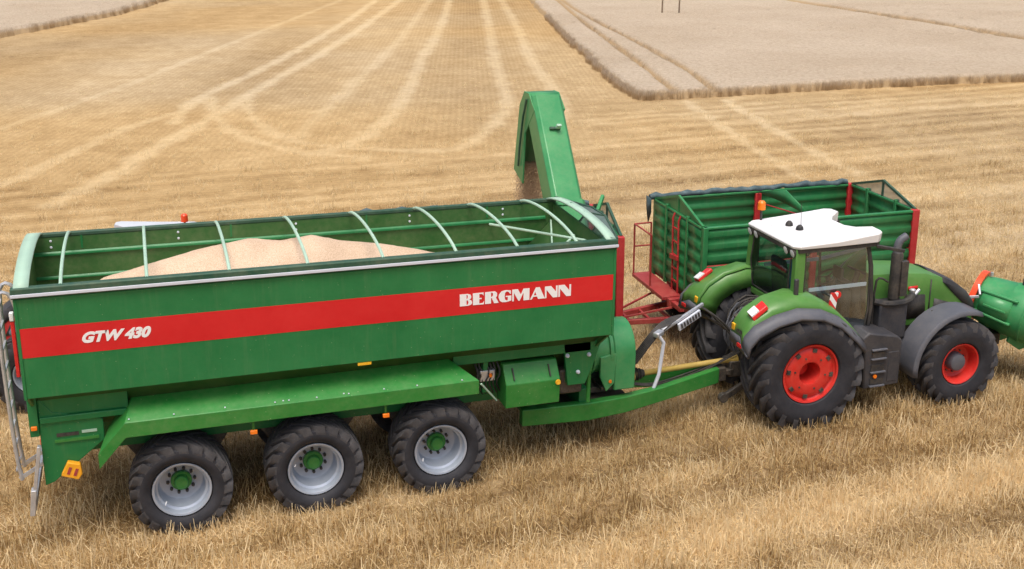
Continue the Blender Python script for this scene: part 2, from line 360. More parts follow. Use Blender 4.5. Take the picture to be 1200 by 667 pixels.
# ------------------------------------------------------------------ straw and stubble as real blades (instanced tufts)
def strawmat(name, dark, mid, pale, stalk=None):
    m, n, l, b = newmat(name)
    a = node(n, 'ShaderNodeAttribute', attribute_name='tone', attribute_type='INSTANCER'); oi = n.new('ShaderNodeObjectInfo')
    ad = node(n, 'ShaderNodeMath', operation='MULTIPLY_ADD'); l.new(oi.outputs['Random'], ad.inputs[0]); ad.inputs[1].default_value = .26
    sb = node(n, 'ShaderNodeMath', operation='SUBTRACT'); l.new(a.outputs['Fac'], sb.inputs[0]); sb.inputs[1].default_value = .50; l.new(sb.outputs[0], ad.inputs[2])
    ab = node(n, 'ShaderNodeAttribute', attribute_name='blade'); ac = node(n, 'ShaderNodeMath', operation='MULTIPLY_ADD'); l.new(ab.outputs['Fac'], ac.inputs[0]); ac.inputs[1].default_value = .85; l.new(ad.outputs[0], ac.inputs[2])
    r = ramp(n, [(.08, dark), (.5, mid), (.95, pale)]); l.new(ac.outputs[0], r.inputs['Fac'])
    if stalk:
        au = node(n, 'ShaderNodeAttribute', attribute_name='up'); ru = ramp(n, [(.45, g(0)), (.85, g(1))]); l.new(au.outputs['Fac'], ru.inputs['Fac']); mu = node(n, 'ShaderNodeMix', data_type='RGBA'); l.new(ru.outputs[0], mu.inputs[0]); mu.inputs[6].default_value = stalk; l.new(r.outputs[0], mu.inputs[7]); r = mu
    ro = r.outputs[2] if stalk else r.outputs[0]
    n.remove(b); df = n.new('ShaderNodeBsdfDiffuse'); tl = n.new('ShaderNodeBsdfTranslucent'); ms = n.new('ShaderNodeMixShader'); ms.inputs[0].default_value = .38
    l.new(ro, df.inputs[0]); l.new(ro, tl.inputs[0]); l.new(df.outputs[0], ms.inputs[1]); l.new(tl.outputs[0], ms.inputs[2]); l.new(ms.outputs[0], n['Material Output'].inputs[0])
    return m
strawmat('straw', (.26,.16,.065,1), (.64,.46,.215,1), (.88,.725,.455,1))
strawmat('wheat', (.36,.275,.185,1), (.55,.45,.335,1), (.65,.555,.435,1), (.48,.35,.205,1))
def tuft(name, mat, count, hmin, hmax, spread, lean, wd, seed, lift=.02):
    r = random.Random(seed); mb = MB(); bl = []
    for _ in range(count):
        bx, by = r.gauss(0, spread), r.gauss(0, spread); h = r.uniform(hmin, hmax); an = r.uniform(0, 2*PI); le = abs(r.gauss(0, lean))
        dx, dy = math.cos(an)*math.sin(le)*h, math.sin(an)*math.sin(le)*h; dz = math.cos(le)*h
        pa = r.uniform(0, 2*PI); wx, wy = math.cos(pa)*wd/2, math.sin(pa)*wd/2; zz = r.uniform(0, lift)
        bl.append(r.random())
        mb.add([(bx-wx,by-wy,zz-.01),(bx+wx,by+wy,zz-.01),(bx+dx+wx*.7,by+dy+wy*.7,zz+dz),(bx+dx-wx*.7,by+dy-wy*.7,zz+dz)], [(0,1,2,3)])
    me = bpy.data.meshes.new(name); me.from_pydata(mb.v, [], mb.f); me.materials.append(MAT[mat]); setattr_f(me, 'blade', np.repeat(bl, 4)); setattr_f(me, 'up', np.tile([0,0,1,1], len(bl)))
    return bpy.data.objects.new(name, me)
def scatter(name, label, cat, variants, P, rot, scl, tone, idx):
    col = bpy.data.collections.new(name+'_pieces')
    for v in variants: col.objects.link(v)
    me = bpy.data.meshes.new(name); me.vertices.add(len(P)); me.vertices.foreach_set('co', P.astype(np.float32).ravel())
    setattr_f(me, 'tone', tone); setattr_f(me, 'rot', rot); setattr_f(me, 'scl', scl)
    at = me.attributes.new('idx', 'INT', 'POINT'); at.data.foreach_set('value', idx.astype(np.int32))
    o = bpy.data.objects.new(name, me); COL.objects.link(o); tag(o, label, cat, kind='stuff')
    gt = bpy.data.node_groups.new(name+'_scatter', 'GeometryNodeTree')
    gt.interface.new_socket('Geometry', in_out='INPUT', socket_type='NodeSocketGeometry'); gt.interface.new_socket('Geometry', in_out='OUTPUT', socket_type='NodeSocketGeometry')
    N = gt.nodes; Lk = gt.links.new
    gi = N.new('NodeGroupInput'); go = N.new('NodeGroupOutput'); mp = N.new('GeometryNodeMeshToPoints'); ip = N.new('GeometryNodeInstanceOnPoints'); ci = N.new('GeometryNodeCollectionInfo')
    ci.inputs[0].default_value = col; ci.inputs['Separate Children'].default_value = True; ci.inputs['Reset Children'].default_value = True
    def na(nm, ty):
        a = N.new('GeometryNodeInputNamedAttribute'); a.data_type = ty; a.inputs[0].default_value = nm; return a
    a1, a2, a3 = na('rot', 'FLOAT'), na('scl', 'FLOAT'), na('idx', 'INT'); cx = N.new('ShaderNodeCombineXYZ')
    Lk(gi.outputs[0], mp.inputs[0]); Lk(mp.outputs[0], ip.inputs['Points']); Lk(ci.outputs[0], ip.inputs['Instance']); ip.inputs['Pick Instance'].default_value = True
    Lk(a3.outputs['Attribute'], ip.inputs['Instance Index']); Lk(a1.outputs['Attribute'], cx.inputs[2]); Lk(cx.outputs[0], ip.inputs['Rotation']); Lk(a2.outputs['Attribute'], ip.inputs['Scale'])
    Lk(ip.outputs[0], go.inputs[0])
    md = o.modifiers.new('scatter', 'NODES'); md.node_group = gt
    return o
stub = [tuft('stubble_tuft', 'straw', 26, .05, .13, .10, 1.0, .012, 1), tuft('stubble_tuft', 'straw', 26, .04, .115, .11, 1.15, .012, 2), tuft('stubble_tuft', 'straw', 24, .05, .14, .08, .8, .012, 3),
        tuft('loose_straw', 'straw', 28, .10, .34, .18, 1.5, .015, 4, .09), tuft('loose_straw', 'straw', 30, .08, .30, .20, 1.6, .015, 5, .08)]
pts = []; 
k0 = 900000; qx = rng.uniform(-9, 66, k0); qy = rng.uniform(-6.5, 48, k0)
want = 84*np.exp(-(np.maximum(qy, -2)+2)/9.0); have = k0/(75*54.5)
inx = (qx > -5-.11*(qy+6)) & (qx < 16+.93*(qy+5)); ke = (rng.random(k0) < want/have) & inx
px, py = qx[ke], qy[ke]; k = len(px); mul = np.clip(1.0-.010*py, .6, 1.05)
hd = head_at(px, py); snap = .17
v = px*RD[1]-py*RD[0]; dv = np.round(v/snap)*snap-v+rng.normal(0, .02, k); dy = np.round(py/snap)*snap-py+rng.normal(0, .025, k)
px = px+dv*RD[1]*(1-hd)*.9; py = py-dv*RD[0]*(1-hd)*.9+dy*hd*.9
pts.append(np.stack([px, py, mul], -1)); print('tufts', k)
pts = np.concatenate(pts); px, py, ml = pts.T
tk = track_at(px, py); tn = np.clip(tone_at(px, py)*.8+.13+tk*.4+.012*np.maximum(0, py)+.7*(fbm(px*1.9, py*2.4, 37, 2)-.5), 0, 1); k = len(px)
lying = rng.random(k) < np.clip(.22+.70*band_at(px, py)+tk*.8, 0, .97)
idx = np.where(lying, rng.integers(0, 2, k), 2+rng.integers(0, 3, k))      # collection order is alphabetical: loose_straw first
incrop = (px > 23.9+.25*np.maximum(0, py-34)) & (py > 32.2)
keep = ~incrop
sc = ml*rng.uniform(.7, 1.2, k)*np.where(lying, .95, (1-.5*tk)*(.86-.30*band_at(px, py)))*(.60+.42*fbm(px*.35, py*1.1, 91, 3))
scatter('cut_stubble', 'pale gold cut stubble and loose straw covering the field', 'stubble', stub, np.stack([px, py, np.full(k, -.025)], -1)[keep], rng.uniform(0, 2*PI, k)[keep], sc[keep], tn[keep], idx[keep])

# ------------------------------------------------------------------ standing crop
def inside_poly(x, y, poly):
    r = np.zeros(x.shape, bool); n_ = len(poly)
    for i in range(n_):
        (x1, y1), (x2, y2) = poly[i], poly[(i+1) % n_]
        c = ((y1 > y) != (y2 > y)) & (x < (x2-x1)*(y-y1)/(y2-y1+1e-12)+x1); r ^= c
    return r
m, n, l, b = newmat('crop_body'); tc = n.new('ShaderNodeTexCoord')
c1 = node(n, 'ShaderNodeTexNoise', i_Scale=5, i_Detail=8, i_Roughness=.8); c2 = node(n, 'ShaderNodeTexNoise', i_Scale=.12, i_Detail=5)
for q in (c1, c2): l.new(tc.outputs['Object'], q.inputs['Vector'])
ra0 = ramp(n, [(.3, (.34,.265,.18,1)), (.7, (.60,.50,.385,1))]); l.new(c1.outputs['Fac'], ra0.inputs['Fac'])
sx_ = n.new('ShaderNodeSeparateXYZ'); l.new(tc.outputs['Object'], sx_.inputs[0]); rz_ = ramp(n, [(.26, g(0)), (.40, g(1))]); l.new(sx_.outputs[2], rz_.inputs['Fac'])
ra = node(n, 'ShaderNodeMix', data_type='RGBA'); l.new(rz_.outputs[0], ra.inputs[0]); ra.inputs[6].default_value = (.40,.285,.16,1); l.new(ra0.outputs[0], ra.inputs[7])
rb = ramp(n, [(.35, (.90,.88,.85,1)), (.65, (1,1,1,1))]); l.new(c2.outputs['Fac'], rb.inputs['Fac'])
cm = node(n, 'ShaderNodeMix', data_type='RGBA', blend_type='MULTIPLY'); cm.inputs[0].default_value = 1; l.new(ra.outputs[2], cm.inputs[6]); l.new(rb.outputs[0], cm.inputs[7])
l.new(cm.outputs[2], b.inputs['Base Color']); b.inputs['Roughness'].default_value = .95; b.inputs['Specular IOR Level'].default_value = .1
bp = node(n, 'ShaderNodeBump', i_Strength=1, i_Distance=.08); l.new(c1.outputs['Fac'], bp.inputs['Height']); l.new(bp.outputs[0], b.inputs['Normal'])
wheat = [tuft('wheat_clump', 'wheat', 30, .62, .95, .13, .16, .016, 21), tuft('wheat_clump', 'wheat', 30, .66, 1.0, .14, .20, .016, 22), tuft('wheat_clump', 'wheat', 28, .60, .92, .12, .25, .016, 23)]
def crop(name, label, poly, gaps, xs, ys, dens, bounds, hgt, mul):
    gaps = [(chaikin(p), wd) for p, wd in gaps]
    edge = [np.array(p, float) for p in poly+[poly[0]]]
    def inner(x, y):
        sd_ = np.where(inside_poly(x, y, poly), 1, -1)*dist_poly(x, y, edge)+(fbm(x*.9, y*.9, 12, 3)-.5)*.5
        return sd_
    def zf(x, y):
        s = inner(x, y); gp = 1.0
        for p, wd in gaps: gp = gp*(1-.7*np.exp(-(dist_poly(x, y, p)/(wd*1.8))**2))
        return -.3+(.26+gp*hgt+.10*(fbm(x*1.3, y*1.3, 41, 3)-.5)+.10*(fbm(x*.2, y*.2, 43, 3)-.5))*sstep(.0, .32, s)
    me, X, Y, Z = grid_mesh(name, xs, ys, zf)
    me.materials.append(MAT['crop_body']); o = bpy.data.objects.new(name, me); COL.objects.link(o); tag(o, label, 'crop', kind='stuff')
    (x0, x1, y0, y1) = bounds; k = int((x1-x0)*(y1-y0)*dens); px = rng.uniform(x0, x1, k); py = rng.uniform(y0, y1, k); s = inner(px, py)
    gd = np.full(k, 9.)
    for p, wd in gaps: gd = np.minimum(gd, dist_poly(px, py, p)-wd)
    ke = (s > .0) & (gd > 0) & ((s < .55) | (rng.random(k) < .30)); px, py, s = px[ke], py[ke], s[ke]; k = len(px)
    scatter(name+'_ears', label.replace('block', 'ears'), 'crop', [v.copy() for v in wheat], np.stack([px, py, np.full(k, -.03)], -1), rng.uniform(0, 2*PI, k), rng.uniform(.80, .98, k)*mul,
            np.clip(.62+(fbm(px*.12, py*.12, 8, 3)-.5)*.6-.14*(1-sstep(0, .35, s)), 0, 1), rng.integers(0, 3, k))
crop('standing_wheat', 'uncut greyish block of ripe wheat at upper right', [(24.2,34.4),(24.3,33.2),(25.8,32.9),(28.7,33.0),(33.4,33.0),(40.6,32.5),(45.5,31.9),(60,31.6),(190,30),(190,260),(84,260),(41.3,99.7),(36.9,84.1),(31.2,62.5),(27.0,46.3),(25.1,38.7)],
     [([(24.6,27.5),(25.6,31.4),(29.6,46.2),(35.2,68.4),(39.8,84.9),(46,108)],.10), ([(26.6,27.5),(27.4,30.8),(30.7,41.7),(36.6,70.2),(40.2,84.8),(48,112)],.10), ([(57.2,30),(57.4,41.7),(57.9,45.9),(59.6,56.6),(60.6,74.3),(62.1,85.6),(66,120)],.35)],
     axis([(22.5,62,.25),(62,100,.5),(100,200,5)]), axis([(30.5,60,.25),(60,110,.5),(110,262,6)]), 32, (23,72,31,74), .48, .57)
crop('far_wheat', 'pale uncut block of crop at the upper left', [(-60,40),(-20,58),(-8.9,71.7),(-7.5,74),(-4.9,79.5),(.6,90.7),(5.6,107.6),(9.9,122.6),(30,200),(-60,200)],
     [], axis([(-62,-16,3),(-16,14,.4),(14,32,2)]), axis([(36,66,2),(66,125,.4),(125,205,5)]), 8, (-16,8,68,110), .60, .75)
for (x, y, lab) in ((43.76,71.56,'left one of two thin wooden posts in standing wheat'), (45.07,71.04,'right one of two thin wooden posts in standing wheat')):
    mb = MB(); mb.cyl((0,0,-.3),(0.03,0,3.4),.07,.055,10); mb.cyl((.03,0,3.4),(.03,0,3.46),.055,.02,10)
    p = mb.build('wooden_post', 'wood'); p.location = (x, y, 0); tag(p, lab, 'post', 'posts in the wheat')

# ------------------------------------------------------------------ wheels
def tyre_mesh(Rr, w, rim, n, lug_h, lug_w, sweep, shoulder=.86):
    """tyre about the Y axis with a bulged sidewall and two staggered rows of slanted lugs"""
    mb = MB(); hw = w/2; Rb = Rr-lug_h
    half = [(.80*hw, rim+.012), (.90*hw, rim+.035), (1.0*hw, rim+(Rb-rim)*.38), (1.01*hw, rim+(Rb-rim)*.58), (.96*hw, rim+(Rb-rim)*.80), (.84*hw, Rb*.955), (.55*hw, Rb*.985), (0, Rb)]
    prof = [(-a, r) for a, r in half]+[(a, r) for a, r in half[-2::-1]]
    mb.lathe(prof, (0,0,0), (0,1,0), 64, 0, False, False)
    ys = [0,.55*hw,.84*hw,.96*hw,1.01*hw]; rs = [Rb, Rb*.985, Rb*.955, rim+(Rb-rim)*.80, rim+(Rb-rim)*.62]
    def rad(y): return float(np.interp(abs(y), ys, rs))
    st = [-.06, .12, .35, .6, .8, .93, .995]
    for side in (-1, 1):
        for k in range(n):
            th0 = 2*PI*(k+(.5 if side > 0 else 0))/n; rows = []
            for i, s in enumerate(st):
                y = s*hw; rb = rad(min(abs(y), hw))-.006; rt = min(Rr, max(rb+lug_h, Rr*(1-.028*abs(s)**3)))
                if s > .96: rt = rb+lug_h*.55
                th = th0+sweep*s**1.15 if s > 0 else th0+sweep*s
                hwid = lug_w*(1.0+.35*s)/Rr/2
                q = []
                for dt, rr in ((-hwid*1.2, rb), (-hwid, rt), (hwid, rt), (hwid*1.2, rb)):
                    q.append((math.sin(th+dt)*rr, side*y, math.cos(th+dt)*rr))
                rows.append(q)
            mb.loft(rows, 1, closed=False); mb.add(rows[0], [(0,1,2,3)], 1); mb.add(rows[-1], [(3,2,1,0)], 1)
    return mb
PROTO = {}
def cart_wheel(parent, loc, sgn, ang):
    """flotation wheel; outer face towards -Y for sgn=-1"""
    if 'cw' not in PROTO:
        t = tyre_mesh(.730, .64, .420, 20, .052, .105, .50).build('tyre', ['rubber', 'lug_rubber'])
        mb = MB()   # dished steel rim, outer face at -Y
        mb.lathe([(.24,.40),(-.20,.395),(-.245,.395),(-.262,.418),(-.27,.412),(-.262,.385),(-.24,.375),(-.17,.365),(-.15,.335),(.02,.325),(.06,.305),(.075,.26),(.075,.18),(.075,.0)], (0,0,0), (0,1,0), 64, 0, False, False)
        rm = mb.build('wheel', 'rim_silver')
        mb = MB(); mb.lathe([(.085,.15),(.02,.15),(.01,.14),(.01,.105),(-.045,.10),(-.06,.085),(-.06,0)], (0,0,0), (0,1,0), 24, 0, False, False); hb = mb.build('hub', 'cart_green_lit')
        mb = MB()
        for k in range(10):
            a = 2*PI*k/10; mb.lathe([(.08,.023),(.02,.023),(.012,.015)], (math.sin(a)*.19,0,math.cos(a)*.19), (0,1,0), 6)
        nt_ = tag(mb.build('wheel_nuts', 'black_plastic'), kind='stuff')
        mb = MB(); mb.cyl((0,-.19,-.30),(0,-.262,-.325),.008,.006,6); vl = mb.build('valve', 'decal_white')
        PROTO['cw'] = (rm, t, hb, nt_, vl); ws = PROTO['cw']
    else:
        ws = tuple(share(o, n_, None) for o, n_ in zip(PROTO['cw'], ('wheel','tyre','hub','wheel_nuts','valve')))
    for o in ws[1:]: o.parent = ws[0]
    ws[0].parent = parent; ws[0].location = loc; ws[0].rotation_euler = (0, ang, 0 if sgn < 0 else PI)
    return ws[0]

# ------------------------------------------------------------------ lettering
GL = {'B': (.86, [[(0,0),(.55,0),(.72,.06),(.80,.16),(.81,.30),(.74,.45),(.62,.52),(.72,.58),(.76,.74),(.70,.92),(.52,1),(0,1)], [(.44,.57),(.50,.59),(.53,.75),(.50,.91),(.44,.93)], [(.44,.07),(.53,.1),(.57,.28),(.53,.45),(.44,.47)]]),
 'E': (.80, [[(0,0),(.72,0),(.74,.26),(.66,.12),(.42,.10),(.42,.46),(.58,.46),(.58,.56),(.42,.56),(.42,.9),(.62,.88),(.70,.74),(.70,1),(0,1)]]),
 'R': (.90, [[(0,0),(.40,0),(.40,.46),(.45,.46),(.60,0),(.92,0),(.72,.47),(.80,.6),(.80,.86),(.66,1),(0,1)], [(.40,.56),(.48,.57),(.54,.7),(.52,.88),(.40,.92)]]),
 'G': (.92, [[(.45,0),(.66,.03),(.86,.10),(.86,.52),(.48,.52),(.48,.43),(.62,.42),(.62,.14),(.54,.12),(.44,.22),(.40,.5),(.44,.80),(.55,.90),(.68,.84),(.78,.66),(.83,.68),(.82,.95),(.5,1.02),(.2,.95),(.03,.7),(0,.45),(.1,.13),(.26,.02)]]),
 'M': (1.22, [[(0,0),(.11,0),(.11,.72),(.42,0),(.50,0),(.76,.68),(.76,0),(1.16,0),(1.16,1),(.76,1),(.58,.52),(.38,1),(0,1)]]),
 'A': (1.00, [[(-.02,0),(.11,0),(.2,.22),(.46,.22),(.54,0),(1.0,0),(.64,1),(.38,1)], [(.24,.33),(.43,.33),(.33,.64)]]),
 'N': (.93, [[(0,0),(.11,0),(.11,.70),(.56,0),(.87,0),(.87,1),(.76,1),(.76,.50),(.42,1),(0,1)]])}
def curve_mesh(cu, name, mat, parent):
    tmp = bpy.data.objects.new('tmp', cu); COL.objects.link(tmp); dg = bpy.context.evaluated_depsgraph_get(); dg.update()
    me = bpy.data.meshes.new_from_object(tmp.evaluated_get(dg)); bpy.data.objects.remove(tmp, do_unlink=True)
    me.name = name; me.materials.clear(); me.materials.append(MAT[mat]); o = bpy.data.objects.new(name, me); COL.objects.link(o); o.parent = parent; return o
def deco_word(word, name, mat, parent):
    cu = bpy.data.curves.new(name, 'CURVE'); cu.dimensions = '2D'; cu.fill_mode = 'BOTH'; cu.extrude = .004; x = 0
    for ch in word:
        wd, loops = GL[ch]
        for lp in loops:
            sp = cu.splines.new('POLY'); sp.points.add(len(lp)-1); sp.use_cyclic_u = True
            for p, (u, v) in zip(sp.points, lp): p.co = (x+u, v, 0, 1)
        x += wd
    return curve_mesh(cu, name, mat, parent), x-.05
def font_word(word, name, mat, parent, shear=0, bold=.02, ext=.004):
    cu = bpy.data.curves.new(name, 'FONT'); cu.body = word; cu.size = 1; cu.shear = shear; cu.offset = bold; cu.extrude = ext; cu.resolution_u = 4
    return curve_mesh(cu, name, mat, parent)
def fit_text(o, x0, x1, z0, z1, y):
    """scale a flat word into a rectangle of the XZ plane, facing -Y"""
    v = np.array([p.co[:] for p in o.data.vertices]); a = v.min(0); c = v.max(0)
    sx = (x1-x0)/(c[0]-a[0]); sz = (z1-z0)/(c[1]-a[1])
    for p in o.data.vertices:
        q = p.co.copy(); p.co = (x0+(q.x-a[0])*sx, y+(-q.z)*.5, z0+(q.y-a[1])*sz)

# ------------------------------------------------------------------ the grain cart
TILT = .0168; W = 2.73; CY = W/2; LC = 8.586
cart = thing('grain_cart', 'long dark green three-axle grain cart with red stripe carrying pale grain', 'grain cart', (-.045,0,0)); cart.rotation_euler = (0, TILT, 0)
def lz(x, z): return z+TILT*x          # world height -> height in the cart's own tilted frame
# near side sheet, stripe, lettering
sp = MB().box((0,0,2.41),(LC,.05,3.83)).build('side_panel', 'cart_green', cart, bevel=.012)
MB().box((.03,-.004,3.0),(LC-.03,.01,3.415)).build('red_stripe', 'stripe_red', sp)
o, _ = deco_word('BERGMANN', 'lettering', 'decal_white', sp); fit_text(o, 6.07, 7.84, 3.135, 3.325, -.007)
o = font_word('GTW 430', 'lettering', 'decal_white', sp, .35, .055); fit_text(o, .80, 1.69, 3.135, 3.295, -.007)
for x in (0.005, LC-.045): MB().box((x,-.012,2.40),(x+.04,.03,3.82)).build('corner_edge', 'cart_green', sp, bevel=.006)
MB().box((4.52,-.006,2.37),(4.72,.03,2.405)).build('reflector', 'yellow', sp)
MB().box((-.02,-.035,3.835),(LC+.01,.085,3.985)).build('top_rail', 'rim_green', cart, bevel=.02)
MB().box((-.02,-.050,3.860),(LC+.01,-.037,3.905)).build('white_trim', 'trim_white', cart, bevel=.005)
# far side with inner stiffeners
fp = MB().box((0,W-.05,2.41),(LC,W,3.92)).build('side_panel', 'cart_inner', cart, bevel=.01)
for z, h in ((3.63,.035),(3.25,.025)):
    MB().hexa([(.06,W-.085,z),(LC-.2,W-.085,z),(LC-.2,W-.05,z),(.06,W-.05,z),(.06,W-.08,z+h),(LC-.2,W-.08,z+h),(LC-.2,W-.05,z+h+.03),(.06,W-.05,z+h+.03)]).build('stiffener', 'cart_green', fp, bevel=.008)
for x in (.75, 3.0, 5.2, 7.3): MB().box((x,W-.058,3.72),(x+.03,W-.051,3.93)).build('seam_strip', 'cart_green', fp)
mb = MB()
for x in (.32, 2.2, 4.05, 5.95, 7.6):
    for dz in (0, .1): mb.lathe([(0,.02),(.012,.014)], (x,W-.05,3.76+dz), (0,-1,0), 8)
tag(mb.build('rivets', 'trim_white', fp), kind='stuff')
MB().box((-.02,W-.06,3.92),(LC,W+.03,3.985)).build('top_rail', 'rim_green', cart, bevel=.015)
# end walls: V-shaped trough ends
def xwall(x0, x1, th, name):
    p = [(.05,3.84),(W-.05,3.90),(W-.05,2.41),(W-.62,1.75),(.62,1.75),(.05,2.41)]
    mb = MB(); n_ = len(p); vs = [(x0 if z > 2.4 else x1, y, z) for y, z in p]; vs2 = [(x+th, y, z) for x, y, z in vs]
    mb.add(vs+vs2, [tuple(range(n_)), tuple(range(n_, 2*n_))[::-1]]+[(i,(i+1)%n_,n_+(i+1)%n_,n_+i) for i in range(n_)]); return mb.build(name, 'cart_inner', cart)
xwall(.02, .12, .04, 'rear_wall'); xwall(LC-.06, LC-.35, .04, 'front_wall')
# sloping trough sides below the sheets
for s_, y0, y1 in ((0, .20, .62), (1, W-.20, W-.62)):
    MB().add([(.1,.06 if s_ == 0 else W-.06,2.425),(LC-.1,.06 if s_ == 0 else W-.06,2.425),(LC-.12,y0,2.40),(.1,y0,2.40),(LC-.4,y1,1.72),(.1,y1,1.72)], [(0,1,2,3),(3,2,4,5)]).build('trough_side', 'cart_inner', cart, solid=.03)
MB().box((.15,.62,1.68),(LC-.4,W-.62,1.72)).build('trough_floor', 'cart_inner', cart)
# inner front slope and braces
MB().add([(LC-.75,.1,2.95),(LC-.75,W-.1,2.95),(LC-.08,W-.1,3.62),(LC-.08,.1,3.62)], [(0,1,2,3)]).build('front_slope', 'cart_inner', cart, solid=.03)
MB().bar((LC-.98,.12,3.32),(LC-.12,W-.12,3.60),.03,.06).build('brace', 'pale_green', cart, bevel=.006)
for a, c in (((7.35,W-.1,3.62),(LC-.15,.9,3.72)), ((LC-1.2,.1,3.55),(LC-.2,1.3,3.7)), ((LC-.9,1.2,3.5),(LC-.2,.35,3.66))):
    MB().tube([a,c],.022,8).build('brace', 'pale_green', cart)
# cover bows
for i in range(8):
    x = [.60,1.69,2.78,3.86,4.94,6.03,6.98,7.93][i]
    pts = [(x, .03+(W-.06)*t, 3.975+.15*(1-(2*t-1)**2)**.75) for t in np.linspace(0,1,15)]
    MB().tube(pts, .024, 8).build('cover_bow', 'pale_green', cart)
for x0, x1 in ((.02,.21),(LC-.18,LC-.02)):
    rows = [[(x0, .0+W*t, 3.97+.16*(1-(2*t-1)**2)**.75), (x1, .0+W*t, 3.97+.16*(1-(2*t-1)**2)**.75)] for t in np.linspace(0,1,18)]
    MB().loft(rows).build('end_arch', 'pale_green', cart, solid=.03)
# front mesh hood
N1, N2, N3 = (LC,.0,3.985), (LC+.28,1.15,4.03), (LC+.28,1.75,4.03); N4 = (LC, W, 3.99)
hd_ = MB()
for a, c in ((N1,N2),(N2,N3),(N3,N4)): hd_.bar(a, c, .03, .04)
for q in (N2, N3): hd_.bar(q, (LC-.02, q[1], 3.7), .03, .03); hd_.bar(q, (LC-.1, q[1], 4.13), .03, .03)
hood = hd_.build('mesh_hood', 'rim_green', cart)
for i, q in enumerate(([N1,N2,(LC-.1,1.15,4.12),(LC-.1,.0,4.0)], [N2,N3,(LC-.1,1.75,4.12),(LC-.1,1.15,4.12)], [N3,N4,(LC-.1,W,4.0),(LC-.1,1.75,4.12)], [N1,N2,(LC-.02,1.15,3.7),(LC-.02,0.05,3.84)], [N2,N3,(LC-.02,1.75,3.7),(LC-.02,1.15,3.7)])):
    MB().add(q, [(0,1,2,3)]).build('wire_panel', 'wire_mesh', hood)
# side rails and posts under the sheet
MB().box((6.05,.30,2.06),(LC-.25,.42,2.22)).build('side_rail', 'cart_green', cart, bevel=.01)
MB().box((.12,.27,2.02),(1.30,.36,2.39)).build('rear_side_plate', 'cart_green', cart, bevel=.01)
MB().box((.14,.22,1.93),(1.28,.40,2.02)).build('rear_ledge', 'cart_green', cart, bevel=.01)
MB().box((6.05,W-.42,2.06),(LC-.25,W-.30,2.22)).build('side_rail', 'cart_green', cart, bevel=.01)
for x in (6.55, 7.95):
    for y0, y1 in ((.30,.5),(W-.5,W-.30)):
        MB().hexa([(x,y0+.12,1.5),(x+.08,y0+.12,1.5),(x+.08,y1,1.5),(x,y1,1.5),(x,y0,2.4),(x+.08,y0,2.4),(x+.08,y1,2.4),(x,y1,2.4)]).build('side_post', 'cart_green', cart, bevel=.008)
# chassis
for y in (.72, W-.92): MB().box((.25,y,1.22),(8.35,y+.20,1.66)).build('chassis_beam', 'cart_green', cart, bevel=.015)
for x in (.5, 2.9, 4.85, 6.7, 8.1): MB().box((x,.92,1.30),(x+.14,W-.92,1.60)).build('cross_member', 'cart_green', cart, bevel=.01)
# mudguards over the three axles
def mudguard(sy, y_in, y_out):
    st = [(.86, 1.50, 1.72), (1.24, 1.925, 2.155), (6.36, 1.935, 2.25)]; xin = [1.02, 1.36, 5.88]; rows = []
    for (x, zo, zi), xi in zip(st, xin):
        rows.append([(xi, y_in, zi), (x, y_out, zo), (x, y_out, zo-.225), (x, y_out+sy*.025, zo-.225), (x, y_out+sy*.025, zo-.03), (xi, y_in, zi-.03)])
    o = MB().loft(rows, closed=True, caps=True).build('mudguard', 'cart_green_lit', cart, bevel=.006)
    b_ = MB()
    for x in (1.3, 1.9, 2.6, 3.3, 3.42, 3.5, 3.9, 4.3, 4.37, 4.9, 5.4, 6.1): b_.lathe([(0,.014),(.01,.010)], (x, y_out+sy*(.03+.05*random.random()), 1.955), (0,0,1), 6)
    tag(b_.build('bolt_heads', 'trim_white', o), kind='stuff')
    for x in (2.98, 4.92):
        br = MB().bar((x, y_out+sy*.06, 1.86),(x, y_out+sy*.10, 1.54), .05, .03).build('bracket', 'cart_green_lit', o)
        MB().box((x-.05, y_out+sy*.04-.02, 1.50),(x+.05, y_out+sy*.04+.02, 1.56)).build('reflector', 'orange_lens', o, bevel=.008)
    return o
mudguard(1, .42, -.06); mudguard(-1, W-.42, W+.06)
# axles and wheels
for i in range(3):
    x = 1.935+1.923*i
    MB().box((x-.07,.62,lz(x,.66)),(x+.07,W-.62,lz(x,.80))).build('axle', 'dark_metal', cart, bevel=.01)
    for y in (.82, W-.82): MB().hexa([(x-.5,y-.06,lz(x,.82)),(x+.5,y-.06,lz(x,.82)),(x+.5,y+.06,lz(x,.82)),(x-.5,y+.06,lz(x,.82)),(x-.75,y-.06,1.25),(x+.75,y-.06,1.25),(x+.75,y+.06,1.25),(x-.75,y+.06,1.25)]).build('suspension', 'dark_metal', cart, bevel=.02)
    cart_wheel(cart, (x, .31, lz(x,.705)), -1, random.random()*6); cart_wheel(cart, (x, W-.31, lz(x,.705)), 1, random.random()*6)
